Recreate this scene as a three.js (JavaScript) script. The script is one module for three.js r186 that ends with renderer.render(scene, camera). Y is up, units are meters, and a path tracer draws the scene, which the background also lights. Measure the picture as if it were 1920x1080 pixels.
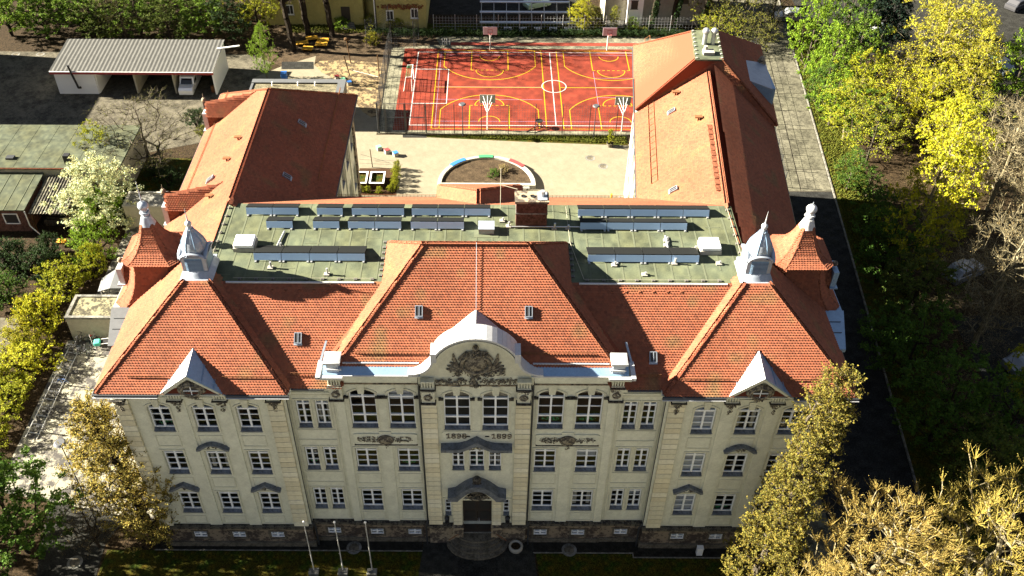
import * as THREE from 'three';
import { mergeGeometries } from 'three/addons/utils/BufferGeometryUtils.js';
import { FontLoader } from 'three/addons/loaders/FontLoader.js';
import { TextGeometry } from 'three/addons/geometries/TextGeometry.js';
import { RoundedBoxGeometry } from 'three/addons/geometries/RoundedBoxGeometry.js';

// ---------------------------------------------------------------- camera, sky, sun, exposure
const DEG = Math.PI / 180;
const scene = new THREE.Scene();
const camera = new THREE.PerspectiveCamera(33.76, 16 / 9, 1, 2500);
camera.position.set(0.86, 59.5, 39.5);
camera.rotation.order = 'YXZ';
camera.rotation.set(-41.6 * DEG, 0, 0.0048);
camera.setViewOffset(1920, 1080, 40, 0, 1920, 1080);
scene.add(camera);
const SUN_EL = 25.7 * DEG, SUN_AZ = 6.5 * DEG;                         // low sun beyond the garages, a little behind the front
const SKY = .115;
const sunDir = new THREE.Vector3(-Math.cos(SUN_EL) * Math.cos(SUN_AZ), Math.sin(SUN_EL), -Math.cos(SUN_EL) * Math.sin(SUN_AZ));
{ // hazy spring sky, brighter towards the horizon
  const w = 256, h = 128, d = new Float32Array(w * h * 4);
  for (let j = 0; j < h; j++) for (let i = 0; i < w; i++) {
    const el = ((j + .5) / h - .5) * Math.PI, t = Math.pow(Math.max(0, Math.sin(Math.abs(el))), .55), k = (j * w + i) * 4;
    const hz = [.56, .55, .52], ze = [.20, .27, .42]; for (let q = 0; q < 3; q++) d[k + q] = SKY * (hz[q] * (1 - t) + ze[q] * t); d[k + 3] = 1;
  }
  const t = new THREE.DataTexture(d, w, h, THREE.RGBAFormat, THREE.FloatType); t.mapping = THREE.EquirectangularReflectionMapping; t.magFilter = THREE.LinearFilter; t.needsUpdate = true;
  scene.background = t; scene.environment = t;
}
const sun = new THREE.DirectionalLight(new THREE.Color(1, 0.91, 0.74), 5);
sun.name = 'sun';
sun.position.copy(sunDir).multiplyScalar(200);
sun.castShadow = true;
Object.assign(sun.shadow.camera, { left: -110, right: 110, top: 110, bottom: -110, near: 1, far: 420 });
sun.shadow.mapSize.set(4096, 4096);
scene.add(sun, sun.target);
const renderer = new THREE.WebGLRenderer({ antialias: true });
renderer.setSize(1024, 576);
renderer.toneMapping = THREE.LinearToneMapping;
renderer.toneMappingExposure = 8.8;
renderer.shadowMap.enabled = true;

// ---------------------------------------------------------------- helpers
let seed = 12345;
const rnd = () => { seed = (seed + 0x6D2B79F5) | 0; let t = Math.imul(seed ^ (seed >>> 15), 1 | seed); t = (t + Math.imul(t ^ (t >>> 7), 61 | t)) ^ t; return ((t ^ (t >>> 14)) >>> 0) / 4294967296; };
const rr = (a, b) => a + (b - a) * rnd();
const pick = (a) => a[Math.floor(rnd() * a.length)];
const V3 = (x, y, z) => new THREE.Vector3(x, y, z);
const used = new Map();
function numbered(n) { const k = used.get(n) || 0; used.set(n, k + 1); return k ? n + '_' + String(k).padStart(3, '0') : n; }
function lattice(w, s) { const t = new Float32Array(w * w); let a = s * 2654435761 >>> 0; for (let i = 0; i < t.length; i++) { a = (Math.imul(a, 1664525) + 1013904223) >>> 0; t[i] = (a >>> 8) / 16777216; } return t; }
function tileNoise(n, s, stretch = [1, 1]) {                       // periodic value noise on the unit square
  const w = n, t = lattice(w, s), f = (v) => v * v * (3 - 2 * v);
  return (u, v) => {
    const x = u * w * stretch[0], y = v * w * stretch[1], xi = Math.floor(x), yi = Math.floor(y), fx = f(x - xi), fy = f(y - yi);
    const g = (i, j) => t[(((j % w) + w) % w) * w + (((i % w) + w) % w)];
    return (g(xi, yi) * (1 - fx) + g(xi + 1, yi) * fx) * (1 - fy) + (g(xi, yi + 1) * (1 - fx) + g(xi + 1, yi + 1) * fx) * fy;
  };
}
function tex(size, fn, srgb = true) {                              // fn(u,v) -> [r,g,b] 0..1 (or one number)
  const d = new Uint8Array(size * size * 4);
  for (let j = 0; j < size; j++) for (let i = 0; i < size; i++) {
    let c = fn((i + .5) / size, (j + .5) / size); if (typeof c === 'number') c = [c, c, c];
    const k = (j * size + i) * 4; for (let q = 0; q < 3; q++) d[k + q] = Math.max(0, Math.min(255, c[q] * 255)); d[k + 3] = 255;
  }
  const t = new THREE.DataTexture(d, size, size); t.wrapS = t.wrapT = THREE.RepeatWrapping; t.magFilter = THREE.LinearFilter; t.minFilter = THREE.LinearMipmapLinearFilter; t.generateMipmaps = true;
  if (srgb) t.colorSpace = THREE.SRGBColorSpace; t.needsUpdate = true; return t;
}
const nA = tileNoise(6, 3), nB = tileNoise(17, 5), nC = tileNoise(53, 7), nD = tileNoise(211, 9), nE = tileNoise(3, 11);
const T = {
  plaster: tex(512, (u, v) => .94 + .05 * (nA(u, v) - .5) + .05 * (nB(u, v) - .5) + .05 * (nC(u, v) - .5) + .08 * (nD(u, v) - .5)),
  rough: tex(512, (u, v) => .80 + .30 * (nA(u, v) - .5) + .22 * (nB(u, v) - .5) + .22 * (nC(u, v) - .5) + .35 * (nD(u, v) - .5)),
  stain: tex(512, (u, v) => { const k = nA(u, v) * .5 + nB(u, v) * .35 + nC(u, v) * .25; const s = Math.max(0, Math.min(1, (k - .5) * 5)); const g = .9 + .14 * (nD(u, v) - .5); return [g * (1 - .45 * s), g * (1 - .45 * s), g * (1 - .40 * s)]; }),
  gravel: tex(512, (u, v) => { const a = nD(u, v), b = nC(u, v), k = .62 + .5 * (a - .5) + .35 * (b - .5) + .2 * (nA(u, v) - .5); return [k, k * (.97 + .05 * b), k * (.93 + .06 * a)]; }),
  lawn: tex(512, (u, v) => { const a = nD(u, v), b = nB(u, v), e = nA(u, v), k = .55 + .5 * (a - .5) + .4 * (nC(u, v) - .5) + .2 * (b - .5); return [k * (.95 + .5 * (e - .3)), k, k * .8]; }),
  mulch: tex(512, (u, v) => { const a = nD(u, v), b = nC(u, v), k = .6 + .8 * (a - .5) + .4 * (b - .5); return [k, k * .93, k * (.82 + .1 * b)]; }),
  bitumen: tex(512, (u, v) => { const k = .82 + .16 * (nD(u, v) - .5) + .18 * (nB(u, v) - .5) + .22 * (nA(u, v) - .5); const m = nE(u, v) * .6 + nB(u, v) * .4; return [k * (1 + .06 * (m - .5)), k, k * (1 - .12 * (m - .5))]; }),
  bark: tex(256, (u, v) => .6 + .7 * (tileNoiseBark(u, v) - .5) + .2 * (nC(u, v) - .5)),
};
function tileNoiseBark(u, v) { return nB(u * 2 % 1, v * .25 % 1) * .6 + nD(u, v * .2 % 1) * .4; }
const lin = (r, g, b) => new THREE.Color().setRGB(r, g, b);
const mats = [];
function mat(r, g, b, rough = .85, o = {}) {
  const { metres, ...rest } = o;
  const m = new THREE.MeshPhysicalMaterial({ color: lin(r, g, b), roughness: rough, side: THREE.DoubleSide, specularIntensity: rough >= .8 ? .2 : 1, ...rest });
  if (rest.map || rest.bumpMap) m.userData.metres = metres || 3;
  mats.push(m); return m;
}
const leafMat = (r, g, b) => new THREE.MeshPhysicalMaterial({ color: lin(r, g, b), roughness: .8, side: THREE.DoubleSide, transmission: .4, thickness: 0, specularIntensity: .15, vertexColors: true });
const M = {
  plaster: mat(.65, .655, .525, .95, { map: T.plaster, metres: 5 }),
  trim: mat(.60, .595, .465, .95, { map: T.plaster, metres: 4 }),
  stone: [mat(.70, .65, .46, .95, { map: T.plaster, metres: 3 }), mat(.64, .61, .45, .95, { map: T.plaster, metres: 2.6 }), mat(.72, .69, .53, .95, { map: T.plaster, metres: 2.2 }), mat(.62, .57, .40, .95, { map: T.plaster, metres: 2.1 })],
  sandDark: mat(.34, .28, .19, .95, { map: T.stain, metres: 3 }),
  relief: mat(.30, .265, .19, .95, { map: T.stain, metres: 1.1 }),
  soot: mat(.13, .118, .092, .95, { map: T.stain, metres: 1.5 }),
  plinth: mat(.27, .215, .15, .95, { map: T.stain, metres: 4 }),
  plinthStone: mat(.16, .14, .105, .95, { map: T.rough, metres: 2 }),
  slate: mat(.13, .15, .18, .55, { map: T.rough, metres: 2 }),
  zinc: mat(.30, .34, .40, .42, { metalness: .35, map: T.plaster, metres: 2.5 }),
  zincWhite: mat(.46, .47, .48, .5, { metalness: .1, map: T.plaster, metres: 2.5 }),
  zincShadeBlue: mat(.22, .33, .46, .4, { metalness: .35, map: T.plaster, metres: 2 }),  // blue sky reflection of shaded zinc put into the colour
  zincFlat: mat(.115, .12, .125, .5, { metalness: .2, map: T.plaster, metres: 2.5 }),
  gutter: mat(.04, .043, .047, .5, { metalness: .3 }),
  tile: mat(.215, .075, .042, .85),
  deck: mat(.15, .045, .025, .95),
  ridge: mat(.23, .085, .046, .85, { map: T.rough, metres: 1.2 }),
  white: mat(.74, .77, .80, .45),
  glass: new THREE.MeshPhysicalMaterial({ color: lin(.92, .96, 1), roughness: .03, transmission: 1, thickness: 0, ior: 1.5, side: THREE.DoubleSide }),
  dark: mat(.018, .017, .016, .8),
  black: mat(.012, .012, .013, .5),
  interior: mat(.07, .058, .045, .95), interiorFloor: mat(.09, .078, .06, .8), blind: mat(.30, .31, .33, .9),
  curtain: mat(.34, .31, .25, .95),
  door: mat(.022, .016, .013, .55),
  bitumen: mat(.115, .13, .08, .95, { map: T.bitumen, metres: 6 }),
  bitumenSeam: mat(.09, .10, .065, .95),
  steel: mat(.50, .51, .52, .38, { metalness: .7 }),
  whitePaint: mat(.70, .70, .68, .6),
  concrete: mat(.21, .205, .185, .95, { map: T.rough, metres: 4 }),
  paleConcrete: mat(.32, .305, .265, .95, { map: T.plaster, metres: 4 }),
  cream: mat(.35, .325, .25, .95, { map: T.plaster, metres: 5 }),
  brickDark: mat(.12, .06, .045, .95, { map: T.rough, metres: 1 }),
  wood: mat(.18, .10, .045, .85, { map: T.bark, metres: 1.4 }),
  bark: mat(.065, .05, .035, .95, { map: T.bark, metres: 1.2 }), barkPale: mat(.40, .345, .21, .9, { map: T.bark, metres: 1.4 }), barkGrey: mat(.16, .135, .10, .95, { map: T.bark, metres: 1.2 }),
  rust: mat(.17, .075, .035, .9), green: mat(.03, .22, .08, .7), red: mat(.26, .028, .028, .7), blue: mat(.02, .12, .40, .6), yellow: mat(.40, .21, .008, .7), teal: mat(.05, .38, .31, .7),
  poleGrey: mat(.42, .42, .40, .6),
  tyre: mat(.02, .02, .02, .85),
};
function fit(geo, m) {                                             // uv in metres from the object's own shape
  if (!m || !m.userData.metres) return geo;
  const g = geo.index ? geo.toNonIndexed() : geo; const p = g.attributes.position, n = g.attributes.normal, s = 1 / m.userData.metres;
  const uv = new Float32Array(p.count * 2);
  for (let i = 0; i < p.count; i += 3) {
    let ax = 0, ay = 0, az = 0; for (let k = 0; k < 3 && i + k < p.count; k++) { ax += n.getX(i + k); ay += n.getY(i + k); az += n.getZ(i + k); }
    ax = Math.abs(ax); ay = Math.abs(ay); az = Math.abs(az);
    for (let k = 0; k < 3 && i + k < p.count; k++) { const x = p.getX(i + k), y = p.getY(i + k), z = p.getZ(i + k);
      const [a, b] = ay >= ax && ay >= az ? [x, z] : ax >= az ? [z, y] : [x, y]; uv[(i + k) * 2] = a * s; uv[(i + k) * 2 + 1] = b * s; }
  }
  g.setAttribute('uv', new THREE.BufferAttribute(uv, 2)); return g;
}
function norm(g) { const q = g.index ? g.toNonIndexed() : g; if (!q.attributes.normal) q.computeVertexNormals(); if (!q.attributes.uv) q.setAttribute('uv', new THREE.BufferAttribute(new Float32Array(q.attributes.position.count * 2), 2)); for (const k of Object.keys(q.attributes)) if (!['position', 'normal', 'uv'].includes(k)) q.deleteAttribute(k); return q; }
const join = (a) => a.length === 1 ? norm(a[0]) : mergeGeometries(a.map(norm), false);
function mesh(name, geo, m, parent = scene) {
  const g = Array.isArray(geo) ? join(geo) : geo;
  const o = new THREE.Mesh(fit(g, m), m); o.name = parent === scene ? numbered(name) : name; o.castShadow = o.receiveShadow = true; parent.add(o); return o;
}
function thing(name, label, category, x = 0, y = 0, z = 0, ry = 0, group) {
  const o = new THREE.Group(); o.name = numbered(name); o.position.set(x, y, z); o.rotation.y = ry; o.userData = { label, category }; if (group) o.userData.group = group; scene.add(o); return o;
}
function tag(o, label, category, group) { o.userData = { ...o.userData, label, category }; if (group) o.userData.group = group; return o; }
function struct(name, geo, m) { const o = mesh(name, geo, m); o.userData.kind = 'structure'; return o; }
function grp(name, parent, x = 0, y = 0, z = 0, ry = 0) { const o = new THREE.Group(); o.name = name; o.position.set(x, y, z); o.rotation.y = ry; parent.add(o); return o; }
function copyOf(src, label, group) { const c = src.clone(); c.name = numbered(src.name.replace(/_\d{3}$/, '')); c.userData = { ...src.userData, label }; if (group) c.userData.group = group; scene.add(c); return c; }
const box = (w, h, d, x = 0, y = 0, z = 0) => new THREE.BoxGeometry(w, h, d).translate(x, y, z);
const rbox = (w, h, d, x = 0, y = 0, z = 0, r = .03) => new RoundedBoxGeometry(w, h, d, 2, r).translate(x, y, z);
const span = (x0, x1, y0, y1, z0, z1) => box(x1 - x0, y1 - y0, z1 - z0, (x0 + x1) / 2, (y0 + y1) / 2, (z0 + z1) / 2);
const cyl = (r0, r1, h, x = 0, y = 0, z = 0, n = 12) => new THREE.CylinderGeometry(r1, r0, h, n).translate(x, y + h / 2, z);
function rod(a, b, r, n = 6, r2 = r) { const d = b.clone().sub(a), L = d.length(); const g = new THREE.CylinderGeometry(r2, r, L, n, 1); g.applyQuaternion(new THREE.Quaternion().setFromUnitVectors(V3(0, 1, 0), d.normalize())); const m = a.clone().add(b).multiplyScalar(.5); return g.translate(m.x, m.y, m.z); }
function poly(pts) {                                               // flat or folded polygon fan from 3-D points
  const p = []; for (let i = 1; i < pts.length - 1; i++) p.push(...pts[0], ...pts[i], ...pts[i + 1]);
  const g = new THREE.BufferGeometry(); g.setAttribute('position', new THREE.Float32BufferAttribute(p, 3)); g.computeVertexNormals(); return g;
}
function slabOf(pts, t) {                                          // polygon with thickness along its normal (below it)
  const a = V3(...pts[0]), n = V3(...pts[1]).sub(a).cross(V3(...pts[2]).sub(a)).normalize(); if (n.y < 0) n.negate();
  const low = pts.map(q => [q[0] - n.x * t, q[1] - n.y * t, q[2] - n.z * t]); const out = [poly(pts), poly(low)];
  for (let i = 0; i < pts.length; i++) { const j = (i + 1) % pts.length; out.push(poly([pts[i], pts[j], low[j], low[i]])); } return join(out);
}
function flatShape(pts, y, holes) { const s = new THREE.Shape(pts.map(p => new THREE.Vector2(p[0], -p[1]))); if (holes) for (const h of holes) s.holes.push(new THREE.Path(h.map(p => new THREE.Vector2(p[0], -p[1])))); return new THREE.ShapeGeometry(s).rotateX(-Math.PI / 2).translate(0, y, 0); }
function prism(pts, y0, y1) { const s = new THREE.Shape(pts.map(p => new THREE.Vector2(p[0], -p[1]))); return new THREE.ExtrudeGeometry(s, { depth: y1 - y0, bevelEnabled: false }).rotateX(-Math.PI / 2).translate(0, y0, 0); }
const inside = (p, x, y) => { let c = false; for (let i = 0, j = p.length - 1; i < p.length; j = i++) if ((p[i][1] > y) !== (p[j][1] > y) && x < (p[j][0] - p[i][0]) * (y - p[i][1]) / (p[j][1] - p[i][1]) + p[i][0]) c = !c; return c; };

// ---------------------------------------------------------------- the ground and everything laid on it
const G = {
  soil: mat(.072, .056, .032, .98, { map: T.mulch, metres: 5 }),
  lawn: mat(.090, .108, .016, .98, { map: T.lawn, metres: 2.4 }),
  asphalt: mat(.047, .047, .045, .95, { map: T.gravel, metres: 3 }),
  shadeTar: mat(.045, .046, .047, .95, { map: T.gravel, metres: 3 }),  // darkened road colour with the shade painted in
  yard: mat(.112, .101, .074, .95, { map: T.rough, metres: 6 }),
  paving: mat(.38, .36, .30, .95, { map: T.rough, metres: 4 }),  // pale tone set so the unseen front ground bounces more light
  yardStone: mat(0.196, 0.174, 0.125, .95, { map: T.plaster, metres: 7 }),
  bikePave: mat(.27, .255, .20, .95, { map: T.stain, metres: 4 }),
  cobble: mat(.063, .063, .058, .95, { map: T.gravel, metres: 1.6 }),
  frontGravel: mat(.045, .043, .038, .98, { map: T.gravel, metres: 1.3 }),
  mulch: mat(.125, .088, .056, .98, { map: T.gravel, metres: 2.2 }),
  sand: mat(.279, .207, .108, .98, { map: T.stain, metres: 3.4 }),
  court: mat(.195, .034, .019, .95, { map: T.bitumen, metres: 9 }),
  track: mat(.207, .041, .027, .95, { map: T.plaster, metres: 4 }),
  road: mat(.13, .124, .088, .95, { map: T.rough, metres: 5 }),
  kerb: mat(.207, .198, .171, .95, { map: T.rough, metres: 2 }),
  joint: mat(.054, .047, .036, .98), lineY: mat(.351, .225, .009, .8), lineW: mat(.342, .342, .333, .8), lineV: mat(.225, .135, .207, .8),
};
struct('ground', flatShape([[-500, -700], [500, -700], [500, 300], [-500, 300]], 0), G.soil);
struct('front_lawn', flatShape([[-26.6, 1.05], [-3.95, 1.05], [-4.9, 12], [-27, 12]], .02), G.lawn);
struct('front_lawn', flatShape([[4.2, 1.15], [11.15, 1.15], [11.25, 1.5], [27.6, 1.5], [27.6, 12], [5.2, 12]], .02), G.lawn);
struct('gravel_strip', flatShape([[-23.2, .2], [-4, .2], [-4, 1.0], [-23.2, 1.0]], .03), G.frontGravel);
struct('gravel_strip', flatShape([[4, .2], [23, .2], [23, 1.45], [11.35, 1.45], [11.2, 1.1], [4, 1.1]], .03), G.frontGravel);
const edge1 = struct('kerb', [span(-23.2, -3.95, 0, .07, 1.0, 1.08), span(4, 11.2, 0, .07, 1.1, 1.18), span(11.2, 23, 0, .07, 1.45, 1.53), span(11.12, 11.2, 0, .07, 1.18, 1.53)], G.kerb);
struct('entrance_path', flatShape([[-3.9, .1], [4, .1], [5.1, 14], [-4.9, 14]], .035), G.cobble);
struct('entrance_slabs', flatShape([[-1.35, 1.6], [1.45, 1.6], [1.6, 14], [-1.5, 14]], .045), G.asphalt);
struct('driveway', flatShape([[-33.6, -9], [-26.2, -9], [-26.2, -1.2], [-26.9, .5], [-26.2, 14], [-33, 14], [-31, 3]], .02), G.asphalt);
struct('bicycle_yard', flatShape([[-36.6, -20.2], [-22.3, -20.2], [-22.3, -1], [-36.6, -4]], .03), G.bikePave);
struct('side_path', flatShape([[-36, -38], [-30, -38], [-30, -24], [-36, -24]], .03), G.bikePave);
struct('garage_yard', flatShape([[-80, -74], [-27.5, -73], [-27.5, -54], [-38, -50], [-62, -50], [-80, -46]], .015), G.yard);
struct('side_street', flatShape([[-60, -24], [-41.5, -23], [-40.5, -12], [-38.6, 0], [-60, 0]], .02), G.yard);
struct('garden', flatShape([[-38.5, -49], [-22, -49], [-22, -38.8], [-38.5, -38.8]], .012), G.lawn);
struct('garden_lawn', flatShape([[-33, -47.5], [-30.8, -53], [-29.9, -52.5], [-31.2, -44.8]], .024), G.lawn);
struct('schoolyard', flatShape([[-29, -67], [-26, -70], [-22, -72.8], [-21.9, -70.4], [-20.6, -68.4], [-18.8, -66.9], [-16.5, -63], [-14.5, -59.0], [-13.4, -57.8], [-12.4, -58], [-12.4, -54.0], [5, -54], [16.8, -52.2], [16.8, -16], [-13.5, -16], [-13.5, -33], [-29, -33]], .03), G.yardStone);
struct('play_sand', flatShape([[-21.9, -70.4], [-20.6, -68.4], [-18.8, -66.9], [-16.5, -63], [-14.5, -59.0], [-13.4, -57.8], [-12.4, -58], [-12.6, -70.9], [-18.6, -71.8], [-21.3, -71.4]], .03), G.sand);
struct('woodchip_area', flatShape([[-28, -80.5], [-7, -79], [-6, -76], [-12.6, -75.2], [-12.6, -70.9], [-18.6, -71.8], [-21.9, -71.2], [-26, -70], [-29, -72]], .022), G.mulch);
struct('paved_pad', flatShape([[-26.2, -71.2], [-22.1, -71.2], [-21.8, -69.3], [-25.9, -69.2]], .04), G.asphalt);
struct('court_surround', flatShape([[-12.3, -76.4], [-6, -78.4], [27, -78.6], [27, -54.1], [-12.3, -54.3]], .02), mat(.20, .19, .135, .95, { map: T.rough, metres: 5 }));
struct('running_track', flatShape([[-4.6, -76.75], [27, -76.75], [27, -75.85], [-4.6, -75.85]], .032), G.track);
struct('grass_strip', flatShape([[-6.6, -54.0], [-6.6, -53.5], [6.3, -52.55], [16.4, -52.0], [16.4, -54.0]], .045), G.lawn);
const court = struct('sports_court', flatShape([[-10.6, -74.95], [27, -74.95], [27, -55.0], [-10.6, -55.0]], .034), G.court);
function ribbon(pts, w, y) {
  const p = [], n = pts.length;
  const at = (i) => { const a = pts[Math.max(0, i - 1)], b = pts[Math.min(n - 1, i + 1)], dx = b[0] - a[0], dz = b[1] - a[1], L = Math.hypot(dx, dz) || 1; return [[pts[i][0] - dz / L * w / 2, y, pts[i][1] + dx / L * w / 2], [pts[i][0] + dz / L * w / 2, y, pts[i][1] - dx / L * w / 2]]; };
  for (let i = 0; i < n - 1; i++) { const [a, b] = at(i), [c, d] = at(i + 1); p.push(...a, ...c, ...b, ...b, ...c, ...d); }
  const g = new THREE.BufferGeometry(); g.setAttribute('position', new THREE.Float32BufferAttribute(p, 3)); const nn = new Float32Array(p.length); for (let i = 1; i < nn.length; i += 3) nn[i] = 1; g.setAttribute('normal', new THREE.BufferAttribute(nn, 3)); return g;
}
const arc = (cx, cz, r, a0, a1, n = 28) => Array.from({ length: n + 1 }, (_, i) => { const a = (a0 + (a1 - a0) * i / n) * DEG; return [cx + r * Math.cos(a), cz + r * Math.sin(a)]; });
const loop = (x0, x1, z0, z1) => [[[x0, z0], [x1, z0]], [[x1, z0], [x1, z1]], [[x1, z1], [x0, z1]], [[x0, z1], [x0, z0]]];
{ // painted lines on the court
  const yl = [], wl = [], vl = [], W = .1;
  const field = (cx) => {
    const x0 = cx - 6.75, x1 = cx + 6.7, z0 = -74.45, z1 = -55.4;
    yl.push(...loop(x0, x1, z0, z1)); yl.push([[x0, (z0 + z1) / 2], [x1, (z0 + z1) / 2]]);
    for (const s of [1, -1]) {
      const zb = s > 0 ? z0 : z1, Z = (d) => zb + s * d;
      yl.push([[cx - 5.85, zb], [cx - 5.85, Z(4.2)]], [[cx + 5.85, zb], [cx + 5.85, Z(4.2)]]);
      yl.push(Array.from({ length: 29 }, (_, i) => { const x = -5.85 + 11.7 * i / 28; return [cx + x, Z(1.06 + Math.sqrt(6.64 * 6.64 - x * x))]; }));
      yl.push([[cx - 2.35, zb], [cx - 2.35, Z(5.2)]], [[cx + 2.35, zb], [cx + 2.35, Z(5.2)]]);
      for (let k = 0; k < 8; k++) yl.push([[cx - 2.35 + k * .62, Z(5.2)], [cx - 2.35 + k * .62 + .34, Z(5.2)]]);
      yl.push(arc(cx, Z(5.2), 1.75, 0, 180 * s, 20)); yl.push(arc(cx, Z(1.5), 1.25, 0, 180 * s, 16));
      for (const e of [-2.35, 2.35]) for (const d of [1.8, 2.9, 3.7]) yl.push([[cx + e - .09, Z(d)], [cx + e + .09, Z(d)]]);
    }
  };
  field(.6); field(16.05);
  wl.push(...loop(-8.75, 25.4, -73.95, -56.1)); wl.push([[8.42, -73.95], [8.42, -56.1]]); wl.push(arc(8.6, -65.2, 1.5, 0, 360, 36)); wl.push([[-8.75, -69.4], [-4.6, -69.4]], [[-4.6, -69.4], [-4.6, -61]], [[-4.6, -61], [-8.75, -61]]);
  vl.push([[-5.75, -74], [-5.75, -55.8]], [[13.75, -69], [13.75, -60]], [[13.75, -67.3], [22, -67.3]], [[13.75, -65], [22, -65]], [[13.75, -62.6], [22, -62.6]], [[-6, -73.2], [20, -73.3]], [[-6, -57], [20, -57]], [[-6, -65], [7, -65]], [[-6, -62], [7, -62]]);
  mesh('yellow_lines', yl.map(l => ribbon(l, .1, .044)), G.lineY, court); mesh('white_lines', wl.map(l => ribbon(l, .11, .052)), G.lineW, court); mesh('violet_lines', vl.map(l => ribbon(l, .06, .040)), G.lineV, court);
}
// the road beside the far wing runs a little askew, like the wing itself
const rx = (x, z) => x + .10 * (-42.5 - z);
const road = struct('road', flatShape([[rx(26, -100), -100], [rx(37.2, -100), -100], [rx(37.2, -43.2), -43.2], [rx(26, -43.2), -43.2]], .02), G.joint);
struct('driveway', flatShape([[rx(24, -43.2), -43.2], [rx(37.2, -43.2), -43.2], [rx(37.2, 30), 30], [rx(24, 30), 30]], .02), G.shadeTar);  // road past the shadow edge, its shade painted as a darker surface
const slabTones = [G.road, mat(.118, .112, .08, .95, { map: T.rough, metres: 4 }), mat(.142, .134, .098, .95, { map: T.rough, metres: 6 })];
for (let i = 0; i < 14; i++) for (const [a, b] of [[29.4, 33.85], [33.97, 37.15]]) { const z0 = -43.3 - i * 4.1, z1 = z0 - 4.02; mesh('concrete_slab', [prism([[rx(a, z0), z0], [rx(b, z0), z0], [rx(b, z1), z1], [rx(a, z1), z1]], .0, .045)], slabTones[(i * 7 + (a > 30 ? 2 : 0)) % 3], road); }
struct('road_kerb', Array.from({ length: 130 }, (_, i) => -100 + i).map(z => box(.16, .24, .98).rotateY(-Math.atan(.1)).translate(rx(37.3, z + .5), 0, z + .5)), G.kerb);
struct('grass_verge', flatShape([[rx(37.4, -80), -80], [rx(41, -80), -80], [rx(41.5, -38), -38], [rx(42, 30), 30], [rx(37.4, 30), 30]], .03), G.lawn);
struct('wall_footway', flatShape([[23.4, -8], [25.9, -8], [25.9, 20], [23.4, 20]], .034), G.road);
struct('parking_lot', flatShape([[55, -100], [110, -100], [110, -50], [62, -50], [57, -68], [44, -78], [44, -92]], .02), G.asphalt);
struct('parking_lot', flatShape([[43, -24], [70, -24], [70, -6], [43, -8]], .02), G.asphalt);
struct('far_yard', flatShape([[-9, -100], [13, -100], [13, -85], [-9, -85]], .015), G.asphalt);
struct('added_bounce_pavement', flatShape([[-90, 14], [90, 14], [90, 19], [-90, 19]], .04), G.paving);  // unseen ground added to bounce sunlight onto the facade
struct('added_bounce_street', flatShape([[-90, 19], [90, 19], [90, 34], [-90, 34]], .02), G.yard);  // also out of view, part of the added bounce ground
struct('added_bounce_square', flatShape([[-90, 34], [90, 34], [90, 90], [-90, 90]], .04), G.paving);  // out of view, added as a pale light reflector for the facade
struct('far_lawn', flatShape([[-27, -82], [27, -82.5], [27, -79], [-7, -79], [-27, -80.6]], .03), G.lawn);
{ // grass blades and litter too fine to count
  const blade = new THREE.BufferGeometry(); blade.setAttribute('position', new THREE.Float32BufferAttribute([-.05, 0, 0, .05, 0, 0, .02, .22, .03, -.03, 0, .05, .03, 0, -.05, -.04, .17, -.03], 3)); blade.computeVertexNormals();
  const put = (name, label, m, n, fx) => { const im = new THREE.InstancedMesh(blade, m, n); const d = new THREE.Object3D(); for (let i = 0; i < n; i++) { const [x, z] = fx(); d.position.set(x, .03, z); d.rotation.y = rr(0, 6.3); const s = rr(.5, 1.2); d.scale.set(s * 1.2, s, s * 1.2); d.updateMatrix(); im.setMatrixAt(i, d.matrix); } im.name = numbered(name); im.userData = { kind: 'stuff', label, category: 'grass' }; scene.add(im); };
  const gm = mat(.085, .095, .014, .9);
  put('grass', 'short bright grass on the verge beside the road', gm, 9000, () => { const z = rr(-78, -30); return [rx(rr(37.6, 41.3), z), z]; });
  put('grass', 'short grass strip in front of the ball court fence', gm, 2600, () => { const x = rr(-2, 16.2); return [x, rr(-53.9, -52.9 + (x - 6) * .06)]; });
  put('grass', 'rough grass below the yellow house and far fence', gm, 9000, () => [rr(-27, 27), rr(-82, -79.2)]);
}

// ---------------------------------------------------------------- the school building: walls, windows, stonework
const school = thing('school_building', 'large beige school with red tiled roofs, turrets and three wings round a yard', 'school');
function arched(x, w, y0, y1, rise, rev) {                          // outline of an opening, flat or with a segmental head
  const p = [[x - w / 2, y0], [x + w / 2, y0]];
  if (!rise) p.push([x + w / 2, y1], [x - w / 2, y1]);
  else { const r = (w * w / 4 + rise * rise) / (2 * rise), cy = y1 - r, a = Math.asin(w / 2 / r); for (let i = 0; i <= 10; i++) { const t = a - 2 * a * i / 10; p.push([x + r * Math.sin(t), cy + r * Math.cos(t)]); } }
  return rev ? p.reverse() : p;
}
const path2 = (p) => new THREE.Path(p.map(q => new THREE.Vector2(q[0], q[1])));
const shape2 = (p) => new THREE.Shape(p.map(q => new THREE.Vector2(q[0], q[1])));
function extr(p, z0, z1, holes = []) { const s = shape2(p); for (const h of holes) s.holes.push(path2(h)); return new THREE.ExtrudeGeometry(s, { depth: z1 - z0, bevelEnabled: false, curveSegments: 8 }).translate(0, 0, z0); }
const rect = (x0, x1, y0, y1) => [[x0, y0], [x1, y0], [x1, y1], [x0, y1]];
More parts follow.
